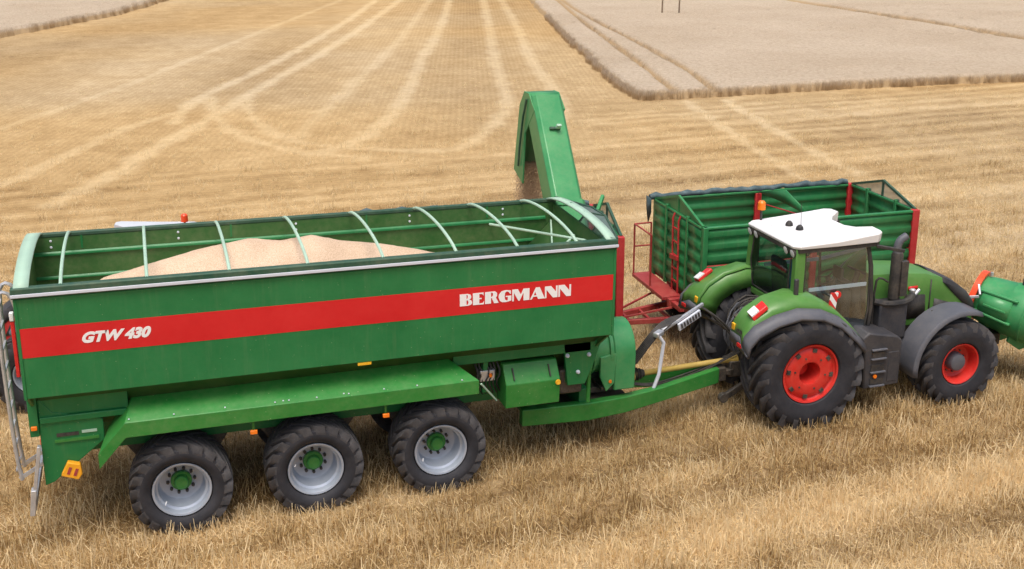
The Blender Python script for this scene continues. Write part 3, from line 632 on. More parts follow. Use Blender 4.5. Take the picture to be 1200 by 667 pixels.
# rear support plate, lamp board, chock, ladder
rp = MB().prism([(.14,2.30),(.30,2.08),(.95,1.90),(.95,1.58),(.24,1.02),(.12,.98),(.12,1.9)], 1, .26, .32).build('rear_plate', 'cart_green', cart, bevel=.01)
MB().box((.30,.235,1.62),(.88,.262,1.66)).build('fold_edge', 'cart_green_lit', rp)
MB().box((.33,.248,1.70),(.62,.258,1.75)).build('dark_decal', 'black_plastic', rp)
MB().box((.66,.248,1.72),(.86,.258,1.76)).build('pale_decal', 'pale_green', rp)
MB().prism([(.14,2.30),(.30,2.08),(.95,1.90),(.95,1.58),(.24,1.02),(.12,.98),(.12,1.9)], 1, W-.32, W-.26).build('rear_plate', 'cart_green', cart, bevel=.01)
MB().hexa([(.0,.22,1.75),(.12,.22,1.75),(.12,W-.22,1.75),(.0,W-.22,1.75),(.0,.22,2.36),(.12,.22,2.36),(.12,W-.22,2.36),(.0,W-.22,2.36)]).build('rear_beam', 'cart_green', cart, bevel=.01)
MB().box((.02,.18,1.86),(.10,.215,1.92)).build('side_marker', 'orange_lens', cart, bevel=.008)
lb = MB(); lb.bar((.10,.20,1.62),(-.06,.20,.72),.05,.09,(0,1,0)); lb.bar((-.03,.20,.98),(-.08,.20,.60),.07,.13,(0,1,0)); lb.bar((-.05,.2,.70),(-.05,W-.2,.70),.05,.10)
lamp = lb.build('lamp_carrier', 'galvanised', cart, bevel=.006)
for y in (.28, W-.5): MB().box((-.10,y,.66),(-.075,y+.22,.80)).build('tail_lamp', 'red_lens', lamp, bevel=.01)
ck = MB(); ck.prism([(-.13,-.10),(.11,-.10),(.13,.0),(.06,.13),(-.11,.12)], 1, -.05, .05)
cko = ck.build('wheel_chock', 'chock_orange', cart, bevel=.012); cko.location = (.50,.20,1.19); cko.rotation_euler = (0, R(22), 0)
for dx in (-.05,.04):
    h_ = MB().box((dx-.02,-.056,-.05),(dx+.02,-.049,.06)).build('slot', 'red_frame', cko)
ld = MB()
for y in (.50,.92):
    ld.tube([(.0,y,3.45),(-.08,y,3.75),(-.20,y,3.80),(-.27,y,3.66),(-.27,y,2.6),(-.24,y,1.4),(-.20,y,1.0)], .028, 8, smooth=1)
ld.bar((-.23,.50,1.02),(.10,.50,1.22),.03,.05); ld.bar((-.23,.92,1.02),(.10,.92,1.22),.03,.05)
lad = ld.build('ladder', 'galvanised', cart)
for z in (1.15,1.45,1.75,2.05,2.35,2.65,2.95,3.25,3.55): MB().bar((-.255,.50,z),(-.255,.92,z),.03,.025).build('rung', 'galvanised', lad)
MB().box((-.07,.10,2.7),(-.02,.16,3.5)).build('red_reflector', 'red_lens', cart, bevel=.01)
MB().box((-.075,.09,3.5),(-.02,.17,3.62)).build('white_reflector', 'white_lens', cart, bevel=.01)
# tool box in front of the wheels
tb = MB().prism([(.16,1.30),(.60,1.30),(.60,1.98),(.34,1.98),(.14,1.70)], 0, 6.86, 7.76).build('tool_box', 'cart_green_lit', cart, bevel=.012)
for x in (7.0, 7.6): MB().bar((x,.165,1.76),(x,.28,1.92),.05,.016,(1,0,0)).build('latch', 'black_plastic', tb)
MB().lathe([(0,.045),(.02,.04)], (7.72,.135,1.66), (0,-1,0), 12).build('reflector', 'yellow', tb)
mb = MB()
for k in range(7):
    x = 6.42+.06*k; mb.tube([(x,.45,2.05),(x+.05,.32+.03*(k%3),1.85),(x-.03,.35,1.7),(x+.1,.5,1.45)], .014, 6, smooth=1)
mb.build('hydraulic_hoses', 'black_plastic', cart)
vb = MB().box((6.50,.35,1.72),(6.74,.55,1.90)).build('valve_block', 'galvanised', cart, bevel=.01)
MB().lathe([(0,.035),(.03,.03)], (6.66,.35,1.82), (0,-1,0), 10).build('valve_knob', 'orange_lens', vb)
MB().bar((6.40,-.03,1.86),(6.74,.25,1.42),.02,.025).build('mudguard_stay', 'pale_green', cart)
# front lower body: bulkhead panels, mounting bracket, tank
MB().prism([(.25,2.36),(W-.25,2.36),(W-.6,1.62),(.6,1.62)], 0, LC-.32, LC-.24).build('front_bulkhead', 'cart_green', cart, bevel=.01)
MB().prism([(7.85,2.35),(8.55,2.35),(8.40,1.86),(8.25,1.50),(7.95,1.50)], 1, .30, .36).build('gusset_plate', 'cart_green', cart, bevel=.008)
MB().box((7.85,.42,1.30),(8.25,1.0,1.72)).build('gearbox', 'dark_metal', cart, bevel=.03)
mb = MB(); mb.cyl((8.36,.42,1.12),(8.36,.42,1.72),.035,seg=10); mb.cyl((8.36,.42,1.66),(8.36,.42,1.76),.055,seg=10); mb.build('parking_jack', 'cart_green_lit', cart)
for (x, z) in ((7.93,2.02),(8.30,2.0),(8.12,1.72)): MB().lathe([(0,.035),(.03,.03),(.05,.015)], (x,.30,z), (0,-1,0), 10).build('fitting', 'trim_white', cart)
# auger foot
def arc(cy, cz, r, a0, a1, k): return [(cy+r*math.cos(a0+(a1-a0)*i/k), cz+r*math.sin(a0+(a1-a0)*i/k)) for i in range(k+1)]
hs_ = [(.78,1.08),(1.74,1.08)]+arc(1.26,1.70,.48,0,PI,14)
MB().prism(hs_, 0, 8.98, 9.36).build('auger_housing', 'auger_green', cart, bevel=.02)
mb = MB(); mb.cyl((8.30,1.24,1.72),(9.0,1.24,1.72),.42,seg=32); mb.lathe([(8.62,.425),(8.62,.45),(8.66,.45),(8.66,.425)], (0,1.24,1.72), (1,0,0), 32, 0, False, False)
mb.lathe([(8.90,.42),(8.90,.47),(8.96,.47),(8.96,.42)], (0,1.24,1.72), (1,0,0), 32, 0, False, False); mb.build('auger_trough', 'auger_green', cart)
MB().prism([(8.72,1.70),(9.0,1.75),(8.98,1.22),(8.84,1.08),(8.72,1.35)], 1, .78, .84).build('cover_plate', 'auger_green', cart, bevel=.01)
MB().lathe([(0,.03),(.02,.025)], (8.90,.775,1.26), (0,-1,0), 10).build('reflector', 'orange_lens', cart)
mb = MB(); mb.box((8.78,.86,1.06),(9.0,1.6,1.14)); mb.box((8.60,1.0,.98),(8.95,1.5,1.08)); mb.build('outlet_flap', 'dark_metal', cart, bevel=.01)
# auger tube, elbow and spout (leans out over the trailers on the far side)
A0 = Vector((8.76,1.34,1.85)); A1 = Vector((8.96,4.45,5.40)); ad = (A1-A0).normalized(); ax_ = Vector((1,0,0)); ax_ = (ax_-ad*ax_.dot(ad)).normalized(); an_ = ad.cross(ax_)
if an_.z < 0: an_ = -an_
def asec(c, sx, sn):
    pr = [(-.285,-.26),(.285,-.26),(.285,.19),(.22,.26),(-.22,.26),(-.285,.19)]
    return [c+ax_*u*sx+an_*v*sn for u, v in pr]
at_ = MB().loft([asec(A0,1,1), asec(A0.lerp(A1,.5),1,1), asec(A1,1,1)], closed=True, caps=True).build('auger_tube', 'auger_green', cart, bevel=.015)
for t in (.52,): MB().loft([asec(A0.lerp(A1,t-.012),1.12,1.12), asec(A0.lerp(A1,t+.012),1.12,1.12)], closed=True, caps=True).build('flange', 'auger_green', at_, bevel=.008)
q = A0.lerp(A1,.84)+an_*.29; MB().bar(q-ax_*.10,q+ax_*.10,.05,.05,an_).build('hinge_bracket', 'rim_green', at_, bevel=.006); MB().bar(q+ax_*.05,q+ax_*.05+an_*.12,.05,.09,ax_).build('hinge_lug', 'pale_green', at_, bevel=.01)
X0, X1 = A1.x-.295, A1.x+.295
sp_ = [(4.10,5.30),(4.44,5.57),(4.70,5.57),(4.96,5.27),(5.26,3.96),(4.72,3.78),(4.62,4.78)]
ck_ = MB().prism(sp_, 1-1, X0-.01, X0+.02).build('spout_cheek', 'auger_green', cart, bevel=.006)
MB().prism(sp_, 0, X1-.02, X1+.01).build('spout_cheek', 'auger_green', cart, bevel=.006)
rows = [[(X0+.02,y,z),(X1-.02,y,z)] for y, z in ((4.30,5.48),(4.44,5.555),(4.69,5.555),(4.945,5.26),(5.245,3.97))]
MB().loft(rows).build('spout_back', 'auger_green', cart, solid=.02)
MB().tube([(X0-.03,4.5,5.45),(X0-.05,4.62,5.1),(X0-.05,4.8,4.5),(X0-.04,4.9,4.1)], .02, 6).build('spout_hose', 'rim_green', cart)
MB().bar((9.3,2.5,3.75),(9.5,2.75,3.95),.06,.08).build('rest_bracket', 'auger_green', cart, bevel=.01)
# drawbar
def beam(ys):
    st = [(7.26,ys[0],.66,.95,.16),(8.45,ys[1],.55,.86,.16),(9.20,ys[2],.50,.79,.16),(10.0,ys[3],.50,.76,.14),(11.20,ys[4],.58,.86,.12)]; rows = []
    for x, y, z0, z1, wd in st: rows.append([(x,y-wd/2,lz(x,z0)),(x,y+wd/2,lz(x,z0)),(x,y+wd/2,lz(x,z1)),(x,y-wd/2,lz(x,z1))])
    return MB().loft(rows, closed=True, caps=True).build('drawbar_beam', 'cart_green_lit', cart, bevel=.015)
beam([.58,.66,.84,1.05,1.26]); beam([W-.58,W-.66,W-.84,W-1.05,W-1.26])
MB().hexa([(7.6,.70,.84),(9.3,.96,.84),(9.3,W-.96,.84),(7.6,W-.70,.84),(7.6,.70,.90),(9.3,.96,.90),(9.3,W-.96,.90),(7.6,W-.70,.90)]).build('drawbar_deck', 'dark_metal', cart, bevel=.01)
for x in (7.4, 8.3): MB().box((x,.66,.80),(x+.16,W-.66,1.24)).build('drawbar_mount', 'cart_green', cart, bevel=.012)
mb = MB(); mb.box((11.1,CY-.13,lz(11,.60)),(11.36,CY+.13,lz(11,.84))); mb.lathe([(-.05,.12),(.05,.12)], (11.44,CY,lz(11,.74)), (0,0,1), 16); mb.build('hitch_eye', 'dark_metal', cart, bevel=.01)
pt = MB(); pt.lathe([(0,.12),(.16,.12),(.22,.075),(.3,.05),(2.0,.05),(2.08,.08),(2.2,.10)], (9.42,1.36,lz(9.4,.90)), (2.08,.02,.06), 16); pto = pt.build('pto_shaft', 'pto_yellow', cart)
mb = MB()
for t, r in ((.16,.125),(.22,.12),(.28,.10),(.33,.075)): mb.lathe([(t,r*.8),(t+.02,r),(t+.045,r*.8)], (9.42,1.36,lz(9.4,.90)), (2.08,.02,.06), 16)
mb.build('joint_guard', 'black_plastic', pto)
hsd = MB().tube([(9.82,1.02,lz(9.9,.72)),(9.92,1.02,lz(9.9,1.0)),(9.98,1.02,lz(9.9,1.58)),(9.86,1.02,lz(9.9,1.74))], .032, 8).build('hose_stand', 'trim_white', cart)
MB().bar((9.82,1.02,lz(9.9,1.72)),(9.98,1.12,lz(9.9,1.74)),.12,.09).build('stand_head', 'galvanised', hsd, bevel=.02)
MB().bar((10.0,1.14,lz(9.9,1.75)),(10.95,1.5,lz(9.9,2.02)),.05,.06).build('stand_arm', 'galvanised', hsd, bevel=.01)
MB().bar((10.35,1.22,lz(9.9,1.74)),(10.85,1.40,lz(9.9,1.90)),.04,.14).build('coupling_rail', 'trim_white', hsd, bevel=.008)
mb = MB()
for k in range(7): mb.bar((10.40+.065*k,1.22+.024*k,lz(9.9,1.76+.021*k)),(10.43+.065*k,1.21+.024*k,lz(9.9,1.77+.021*k)),.05,.08)
mb.build('couplings', 'step_grey', hsd)
mb = MB()
for k in range(6):
    y = 1.06+.022*k; mb.tube([(9.3,1.35+.03*k,1.10),(9.55,1.2+.03*k,1.30+.015*k),(9.80,y,1.80+.02*k),(10.2,1.2+.03*k,2.02+.01*k),(10.8,1.5,2.12-.02*k),(11.3,1.5+.05*k,1.75),(11.75,1.3+.1*k,1.55)], .019, 6, smooth=2)
for k in range(7):
    y = 1.15+.07*k; mb.tube([(10.9,1.42+.02*k,lz(9.9,1.98)),(11.2,y+.1,1.9+.08*random.random()),(11.5,y,1.5+.2*random.random()),(11.62,y-.05,1.75),(11.78,y,1.70)], .013+.006*random.random(), 6, smooth=2)
for k in range(3): mb.tube([(9.36,1.2+.05*k,1.0),(9.9,1.2+.04*k,.86),(10.6,1.28+.03*k,.88+.04*k),(11.2,1.3+.04*k,1.1),(11.7,1.3+.05*k,1.3)], .014, 6, smooth=2)
mb.build('hydraulic_hoses', 'black_plastic', cart)

# ------------------------------------------------------------------ grain in the cart and falling from the spout
RX = [.15,.6,1.08,2.06,2.43,2.81,3.18,3.69,4.15,4.6,5.27,5.96,6.6,7.5,8.3]; RZ = [3.10,3.28,3.54,3.78,3.87,3.92,3.96,3.905,3.945,3.83,3.72,3.56,3.40,3.22,3.1]
xs = np.linspace(.12, LC-.35, 120); ys = np.linspace(.06, W-.06, 44)
def gz(x, y):
    rid = np.interp(x, RX, RZ); rid = rid+.018*(fbm(x*1.8, y*1.8, 61, 3)-.5)*2
    d = np.abs(y-1.5); z = rid-np.maximum(0, np.sqrt(d*d+.09)-.3)*.50
    for cx, cy, h in ((3.1,1.5,.015),(4.2,1.45,.02),(3.75,.9,.04)): z = z+h*np.exp(-((x-cx)**2+(y-cy)**2)/.12)
    return z+.006*(fbm(x*14, y*14, 66, 2)-.5)*2
me, X, Y, Z = grid_mesh('grain_heap', xs, ys, gz); me.materials.append(MAT['grain'])
gh = bpy.data.objects.new('grain_heap', me); COL.objects.link(gh); gh.location = cart.location; gh.rotation_euler = cart.rotation_euler
tag(gh, 'pale heap of threshed grain filling the green cart', 'grain', kind='stuff')
mb = MB(); rr = random.Random(5)
for k in range(22000):
    t = rr.random(); z = 3.98-1.75*t; sp2 = .17+.10*t
    x = 8.94+max(-1, min(1, rr.gauss(0,.55)))*(.25+.06*t); y = 4.98+.10*t+rr.gauss(0,.6)*sp2
    L_ = rr.uniform(.008,.02); r_ = rr.uniform(.003,.005); a = rr.uniform(0,PI); dx, dy = math.cos(a)*r_, math.sin(a)*r_
    mb.add([(x,y,z+L_),(x+dx,y+dy,z),(x-dy,y+dx,z),(x-dx,y-dy,z),(x+dy,y-dx,z),(x,y,z-L_)], [(0,1,2),(0,2,3),(0,3,4),(0,4,1),(5,2,1),(5,3,2),(5,4,3),(5,1,4)])
fg = MB(); 
me = bpy.data.meshes.new('falling_grain'); me.from_pydata(mb.v, [], mb.f); me.materials.append(MAT['falling_grain'])
fgo = bpy.data.objects.new('falling_grain', me); COL.objects.link(fgo); tag(fgo, 'brown stream of grain falling from the auger spout', 'grain', kind='stuff')

# ------------------------------------------------------------------ tractors
def tractor_wheel(parent, loc, sgn, rear, pal, ang):
    key = ('tw', rear, pal['rim'])
    Rr, w, rim = (1.055,.70,.535) if rear else (.815,.60,.385)
    if key not in PROTO:
        t = tyre_mesh(Rr, w, rim, 20 if rear else 18, .066 if rear else .056, .080 if rear else .075, .55 if rear else .6).build('tyre', ['rubber', 'lug_rubber'])
        mb = MB()
        if rear:
            mb.lathe([(.26,rim-.01),(-.24,rim-.01),(-.285,rim+.004),(-.295,rim-.002),(-.285,rim-.03),(-.25,rim-.035),(-.22,rim-.075)], (0,0,0), (0,1,0), 64, 0, False, False)
            mb.lathe([(-.16,rim-.04),(-.20,rim-.045),(-.245,rim-.09),(-.262,.36),(-.262,.23),(-.255,.205),(-.12,.195),(.10,.19),(.10,0)], (0,0,0), (0,1,0), 64, 0, False, False)
        else:
            mb.lathe([(.22,rim-.01),(-.20,rim-.01),(-.245,rim+.004),(-.255,rim-.003),(-.245,rim-.025),(-.20,rim-.04),(-.14,rim-.06),(-.06,rim-.075),(-.03,rim-.12),(-.03,0)], (0,0,0), (0,1,0), 64, 0, False, False)
        rm = mb.build('wheel', pal['rim'])
        mb = MB()
        if rear: mb.lathe([(.10,.13),(.02,.12),(.0,.06),(.0,0)], (0,0,0), (0,1,0), 24, 0, False, False)
        else: mb.lathe([(-.03,.175),(-.15,.165),(-.185,.15),(-.20,.12),(-.20,0)], (0,0,0), (0,1,0), 28, 0, False, False)
        hb = mb.build('hub', pal['rim'] if rear else 'fender_grey')
        mb = MB()
        if rear:
            for k in range(8):
                a = 2*PI*(k+.3)/8; mb.hexa([(math.sin(a+d)*r, y, math.cos(a+d)*r) for y in (-.22,-.272) for d, r in ((-.10,.39),(.10,.39),(.085,.455),(-.085,.455))])
            for k in range(6):
                a = 2*PI*k/6; mb.lathe([(-.255,.017),(-.275,.017)], (math.sin(a)*.30,0,math.cos(a)*.30), (0,1,0), 8)
        else:
            for k in range(10):
                a = 2*PI*k/10; mb.lathe([(-.02,.016),(-.06,.016)], (math.sin(a)*.215,0,math.cos(a)*.215), (0,1,0), 6)
        nt_ = tag(mb.build('rim_slots' if rear else 'wheel_nuts', 'dark_metal'), kind='stuff'); PROTO[key] = (rm, t, hb, nt_); ws = PROTO[key]
    else:
        ws = tuple(share(o, n_, None) for o, n_ in zip(PROTO[key], ('wheel','tyre','hub','rim_slots' if rear else 'wheel_nuts')))
    for o in ws[1:]: o.parent = ws[0]
    ws[0].parent = parent; ws[0].location = loc; ws[0].rotation_euler = (0, ang, 0 if sgn < 0 else PI)

def make_tractor(label, loc, rz, pal, scale=1.0, detail=True):
    t = thing('tractor', label, 'tractor', loc, rz); t.scale = (scale,)*3
    B, Rf = pal['body'], pal['roof']
    # chassis
    mb = MB(); mb.box((-.55,-.34,.62),(1.1,.34,1.38)); mb.box((1.0,-.30,.66),(3.75,.30,1.20)); mb.box((2.9,-.42,.60),(3.35,.42,1.0)); mb.build('chassis', 'dark_metal', t, bevel=.03)
    mb = MB(); mb.cyl((0,-.85,.99),(0,.85,.99),.19,seg=18); mb.cyl((3.1,-.9,.79),(3.1,.9,.79),.11,seg=16); mb.build('axles', 'dark_metal', t)
    for s in (-1, 1):
        tractor_wheel(t, (0, s*.985, .995+.02), s, True, pal, random.random()*6); tractor_wheel(t, (3.1, s*1.0, .785+.01), s, False, pal, random.random()*6)
    # bonnet: rounded, drops to the nose
    st = [(1.62,.47,1.34,2.42),(2.2,.47,1.34,2.40),(2.8,.46,1.34,2.33),(3.15,.44,1.32,2.22),(3.5,.41,1.26,2.05),(3.8,.37,1.18,1.84),(4.02,.30,1.10,1.60)]
    PRF = [(-1,0),(-1,.66),(-.985,.86),(-.90,.955),(-.55,.99),(0,1),(.55,.99),(.90,.955),(.985,.86),(1,.66),(1,0)]
    def hsec(x, hw, z0, z1, prf=PRF): return [(x, u*hw, z0+(z1-z0)*v) for u, v in prf]
    bn = MB().loft([hsec(*q) for q in st]+[hsec(4.07,.24,1.12,1.50)], caps=True).build('bonnet', B, t, ang=40)
    def tpf(lo): return [(-1.015,lo),(-1.0,.875),(-.91,.97),(-.55,1.008),(0,1.016),(.55,1.008),(.91,.97),(1.0,.875),(1.015,lo)]
    TOP, TP2, TP3 = tpf(.86), tpf(.68), tpf(.55)
    MB().loft([hsec(3.0,.45,1.34,2.275,[(u*.6,v) for u,v in TOP]), hsec(3.22,.436,1.31,2.19,TOP), hsec(3.5,.41,1.26,2.05,TP2), hsec(3.8,.37,1.18,1.84,TP3), hsec(4.02,.30,1.10,1.60,TP3), hsec(4.085,.25,1.12,1.51,TP3)]).build('nose_cover', 'step_grey', bn, solid=.015, ang=40)
    MB().prism([(-.24,1.02),(.24,1.02),(.22,1.46),(-.22,1.46)], 0, 4.0, 4.10).build('front_grille', 'black_plastic', bn, bevel=.02)
    for s in (-1, 1):
        def side(q): return [(x, s*(float(np.interp(x, [k[0] for k in st], [k[1] for k in st]))+.006), z) for x, z in q]
        for q in ([(2.40,1.46),(2.84,1.46),(2.80,1.90),(2.40,1.94)], [(3.00,1.44),(3.72,1.36),(3.60,1.60),(3.02,1.80)], [(1.66,1.38),(2.34,1.38),(2.34,1.72),(1.66,1.76)]):
            MB().add(side(q), [(0,1,2,3)]).build('side_vent', 'black_plastic', bn, solid=.012)
        for q in ([(2.36,1.36),(2.39,1.36),(2.39,2.2),(2.36,2.2)], [(2.90,1.40),(2.925,1.40),(2.925,2.18),(2.90,2.18)]):
            MB().add(side(q), [(0,1,2,3)]).build('panel_gap', 'black_plastic', bn, solid=.008)
        MB().add(side([(2.02,2.02),(2.32,2.02),(2.32,2.09),(2.02,2.09)]), [(0,1,2,3)]).build('white_emblem', 'decal_white', bn, solid=.012)
        MB().add(side([(2.42,2.01),(2.62,2.01),(2.62,2.09),(2.42,2.09)]), [(0,1,2,3)]).build('red_emblem', 'stripe_red', bn, solid=.012)
        MB().box((2.0,s*.36-.08,.95),(2.7,s*.36+.08,1.35)).build('engine_cover', 'dark_metal', t, bevel=.03)
        MB().hexa([(3.92,s*.10,1.62),(4.06,s*.10,1.50),(4.03,s*.24,1.50),(3.88,s*.27,1.62),(3.95,s*.10,1.68),(4.09,s*.10,1.56),(4.06,s*.23,1.56),(3.91,s*.26,1.68)]).build('headlight', 'white_lens', bn, bevel=.01)
    # cab floor, pillars, roof, panes
    cf = MB(); cf.prism([(-.10,2.02),(.35,1.95),(.75,1.62),(1.00,1.35),(1.55,1.30),(1.55,1.22),(.2,1.22),(-.2,1.55)], 1, -.78, .78); cf.build('cab_floor', 'black_plastic', t, bevel=.02)
    for s in (-1, 1):
        pl = MB(); pl.loft([[(x-.13,s*(.80+o),z),(x+.06,s*(.80+o),z),(x+.06,s*(.70+o),z),(x-.13,s*(.66+o),z)] for x, o, z in ((-.08,.06,1.9),(-.06,.06,2.3),(-.04,.04,2.8),(-.03,.01,3.14))], closed=True, caps=True).build('rear_pillar', B, t, bevel=.02)
        MB().loft([[(x-.035,s*(.79+o),z),(x+.035,s*(.79+o),z),(x+.035,s*(.73+o),z),(x-.035,s*(.73+o),z)] for x, o, z in ((1.40,.0,1.32),(1.42,.03,2.0),(1.36,.02,2.7),(1.27,-.01,3.14))], closed=True, caps=True).build('front_pillar', 'black_plastic', t, bevel=.012)
        # door: frame tube, pane, handle bar
        ed = [(.04,2.12),(.04,3.10),(1.24,3.10),(1.34,2.6),(1.36,1.9),(1.30,1.42),(1.02,1.42),(.76,1.72),(.46,2.02)]
        dr = MB().tube([(x,s*.80,z) for x,z in ed+ed[:1]], .015, 6).build('door', 'black_plastic', t)
        MB().add([(x,s*.795,z) for x,z in ed], [tuple(range(len(ed)))]).build('pane', 'glass', dr)
        MB().bar((.16,s*.77,2.36),(1.30,s*.77,2.36),.03,.06).build('grab_rail', 'trim_white', dr)
        MB().loft([[(-.10,s*.62,1.98),(-.10,s*.84,2.0),(.30,s*.84,1.96),(.55,s*.82,1.84)],[(-.10,s*.62,2.10),(-.10,s*.84,2.18),(.24,s*.84,2.11),(.50,s*.82,2.0)]]).build('sill', B, t, solid=.05)
    rg = [(-.14,-.64,3.08),(-.14,.64,3.08),(-.19,.66,2.55),(-.15,.62,2.06),(-.15,-.62,2.06),(-.19,-.66,2.55)]
    rw = MB().tube(rg+rg[:1], .014, 6).build('rear_window', 'black_plastic', t); MB().add([(x+.004,y,z) for x,y,z in rg], [tuple(range(6))]).build('pane', 'glass', rw)
    MB().add([(1.40,-.72,1.45),(1.40,.72,1.45),(1.28,.72,3.10),(1.28,-.72,3.10)], [(0,1,2,3)]).build('windscreen', 'glass', t)
    MB().box((-.16,-.72,1.88),(-.02,.72,2.02)).build('rear_cross_member', B, t, bevel=.03)
    ol = [(-.22,-.78),(-.12,-.87),(.6,-.90),(1.42,-.88),(1.52,-.80),(1.52,-.56),(1.30,-.40),(1.16,-.20),(1.16,.20),(1.30,.40),(1.52,.56),(1.52,.80),(1.42,.88),(.6,.90),(-.12,.87),(-.22,.78)]
    def top(x, y): return 3.205+.085*(x+.22)/1.74+.03*(1-abs(y)/.9)+(.028 if x > 1.25 and abs(y) > .45 else 0)
    def ring(f, k): return [(.65+(x-.65)*f, y*f, 3.135 if k == 0 else top(x,y)-.03 if k == 1 else top(.65+(x-.65)*f,y*f)) for x, y in ol]
    MB().loft([ring(.985,0), ring(1.0,1), ring(.972,2), ring(.80,2), ring(.42,2)], closed=True, caps=True).build('roof', Rf, t, ang=25, bevel=.008)
    MB().prism([(x*.985+.01,y*.96) for x,y in ol], 2, 3.06, 3.13).build('roof_lining', 'black_plastic', t)
    MB().hexa([(.0,-.42,3.22),(.90,-.42,3.27),(.90,.42,3.27),(.0,.42,3.22),(.05,-.38,3.275),(.86,-.38,3.325),(.86,.38,3.325),(.05,.38,3.275)]).build('roof_hatch', Rf, t, bevel=.02)
    if detail:
        for x, y in ((.25,-.20),(.22,.10)): MB().lathe([(0,.07),(.05,.06),(.085,.03),(.09,0)], (x,y,3.285), (0,0,1), 14).build('aerial_dome', 'black_plastic', t)
        MB().cyl((.36,-.06,3.28),(.34,-.06,3.72),.006,.004,6).build('aerial', 'black_plastic', t)
    for s in (-1, 1):
        for k in (0, 1):
            wl = MB().lathe([(0,.05),(.07,.075),(.10,.08)], (-.10,s*(.74-.22*k),3.07), (-1,0,-.25), 14).build('work_light', 'black_plastic', t); MB().lathe([(.101,.07),(.108,.05)], (-.10,s*(.74-.22*k),3.07), (-1,0,-.25), 14).build('lens', 'white_lens', wl)
        MB().bar((1.40,s*.84,3.06),(1.85,s*1.02,2.98),.05,.06).build('mirror_arm', 'black_plastic', t, bevel=.01)
        if s > 0: MB().box((1.80,s*1.02-.12,2.45),(1.90,s*1.02+.12,2.95)).build('mirror', 'black_plastic', t, bevel=.03)
    bx, by = pal['beacon_at']; bz = 3.26 if detail else 3.34
    bs = MB().cyl((bx,by,bz-.06),(bx,by,bz+.16),.022,seg=8).build('beacon_post', 'black_plastic', t)
    MB().lathe([(.15,.045),(.16,.075),(.29,.07),(.32,.045),(.325,0)], (bx,by,bz), (0,0,1), 16).build('beacon', pal['beacon'], t)
    # seat, wheel, console
    mb = MB(); mb.box((.12,-.26,1.95),(.62,.26,2.10)); mb.hexa([(.02,-.25,2.05),(.16,-.25,2.05),(.16,.25,2.05),(.02,.25,2.05),(-.06,-.22,2.75),(.04,-.22,2.75),(.04,.22,2.75),(-.06,.22,2.75)]); mb.box((.2,-.2,1.6),(.55,.2,1.95)); mb.build('seat', 'seat_cloth', t, bevel=.05, seg=3)
    mb = MB(); c0 = Vector((1.02,0,2.28)); n0 = Vector((-.55,0,.83)).normalized(); u0 = Vector((0,1,0)); w0 = n0.cross(u0)
    mb.tube([c0+(u0*math.cos(a)+w0*math.sin(a))*.20 for a in np.linspace(0,2*PI,21)], .018, 6); mb.cyl(c0, (1.25,0,1.75), .05, seg=8)
    for a in (.5, 2.6, 4.7): mb.bar(c0, c0+(u0*math.cos(a)+w0*math.sin(a))*.2, .03, .02)
    mb.build('steering_wheel', 'step_grey', t); MB().box((1.16,-.30,1.45),(1.36,.30,2.12)).build('dashboard', 'screen_grey', t, bevel=.05)
    mb = MB(); mb.box((.30,-.56,2.0),(.85,-.32,2.22)); mb.bar((.8,-.46,2.2),(.95,-.46,2.48),.04,.04); mb.box((.90,-.60,2.40),(.96,-.32,2.62)); mb.build('console', 'screen_grey', t, bevel=.02)
    # rear fenders
    for s in (-1, 1):
        A = [(-1.24,1.74),(-1.20,1.93),(-1.04,2.13),(-.72,2.31),(-.30,2.40),(.12,2.33),(.48,2.12),(.80,1.82),(1.0,1.58)]
        Bc = [(-1.30,1.62),(-1.27,1.78),(-1.10,1.95),(-.74,2.10),(-.30,2.18),(.14,2.12),(.52,1.94),(.84,1.66),(1.04,1.44)]
        rows = [[(a[0]+.02,s*.64,a[1]-.03),(a[0],s*.68,a[1]),(a[0],s*1.00,a[1]-.02),(a[0]*.45+q[0]*.55,s*1.09,a[1]*.42+q[1]*.58+.03),(q[0],s*1.17,q[1]+.03)] for a, q in zip(A, Bc)]
        fo = MB().loft(rows).build('rear_fender', B, t, solid=.025, ang=38)
        # inner skirt closing the arch towards the cab
        MB().loft([[(a[0]+.03,s*.645,a[1]-.05),(a[0]*.72+.03,s*.645,1.0+(a[1]-1.0)*.72)] for a in A]).build('inner_skirt', B, fo, solid=.02)
        rows = [[(q[0],s*1.17,q[1]+.03),(q[0],s*1.27,q[1]-.02),(q[0]*.98,s*1.335,q[1]-.09),(q[0]*.96,s*1.335,q[1]-.13)] for q in Bc]
        MB().loft(rows).build('fender_trim', 'fender_grey', fo, solid=.025, ang=60)
        # grey end cap with reflector, lights, yellow reflector
        MB().loft([[(-1.245,s*.66,1.75),(-1.25,s*.98,1.75),(-1.30,s*1.17,1.66),(-1.29,s*1.33,1.53)],[(-1.25,s*.68,1.58),(-1.26,s*.98,1.56),(-1.27,s*1.17,1.52),(-1.24,s*1.32,1.47)]]).build('end_cap', 'fender_grey', fo, solid=.03)
        MB().box((-1.315,s*1.08-.07,1.60),(-1.29,s*1.08+.07,1.66)).build('reflector', 'red_lens', fo)
        MB().box((-1.245,s*.72-.05,1.78),(-1.20,s*.72+.05,1.90)).build('side_reflector', 'yellow', fo, bevel=.01)
        lm = MB().hexa([(-1.07,s*.92,2.09),(-.80,s*.92,2.285),(-.80,s*1.12,2.235),(-1.07,s*1.12,2.04),(-1.10,s*.93,2.15),(-.84,s*.93,2.34),(-.84,s*1.11,2.30),(-1.10,s*1.11,2.11)]).build('rear_lamp', 'red_lens', fo, bevel=.015)
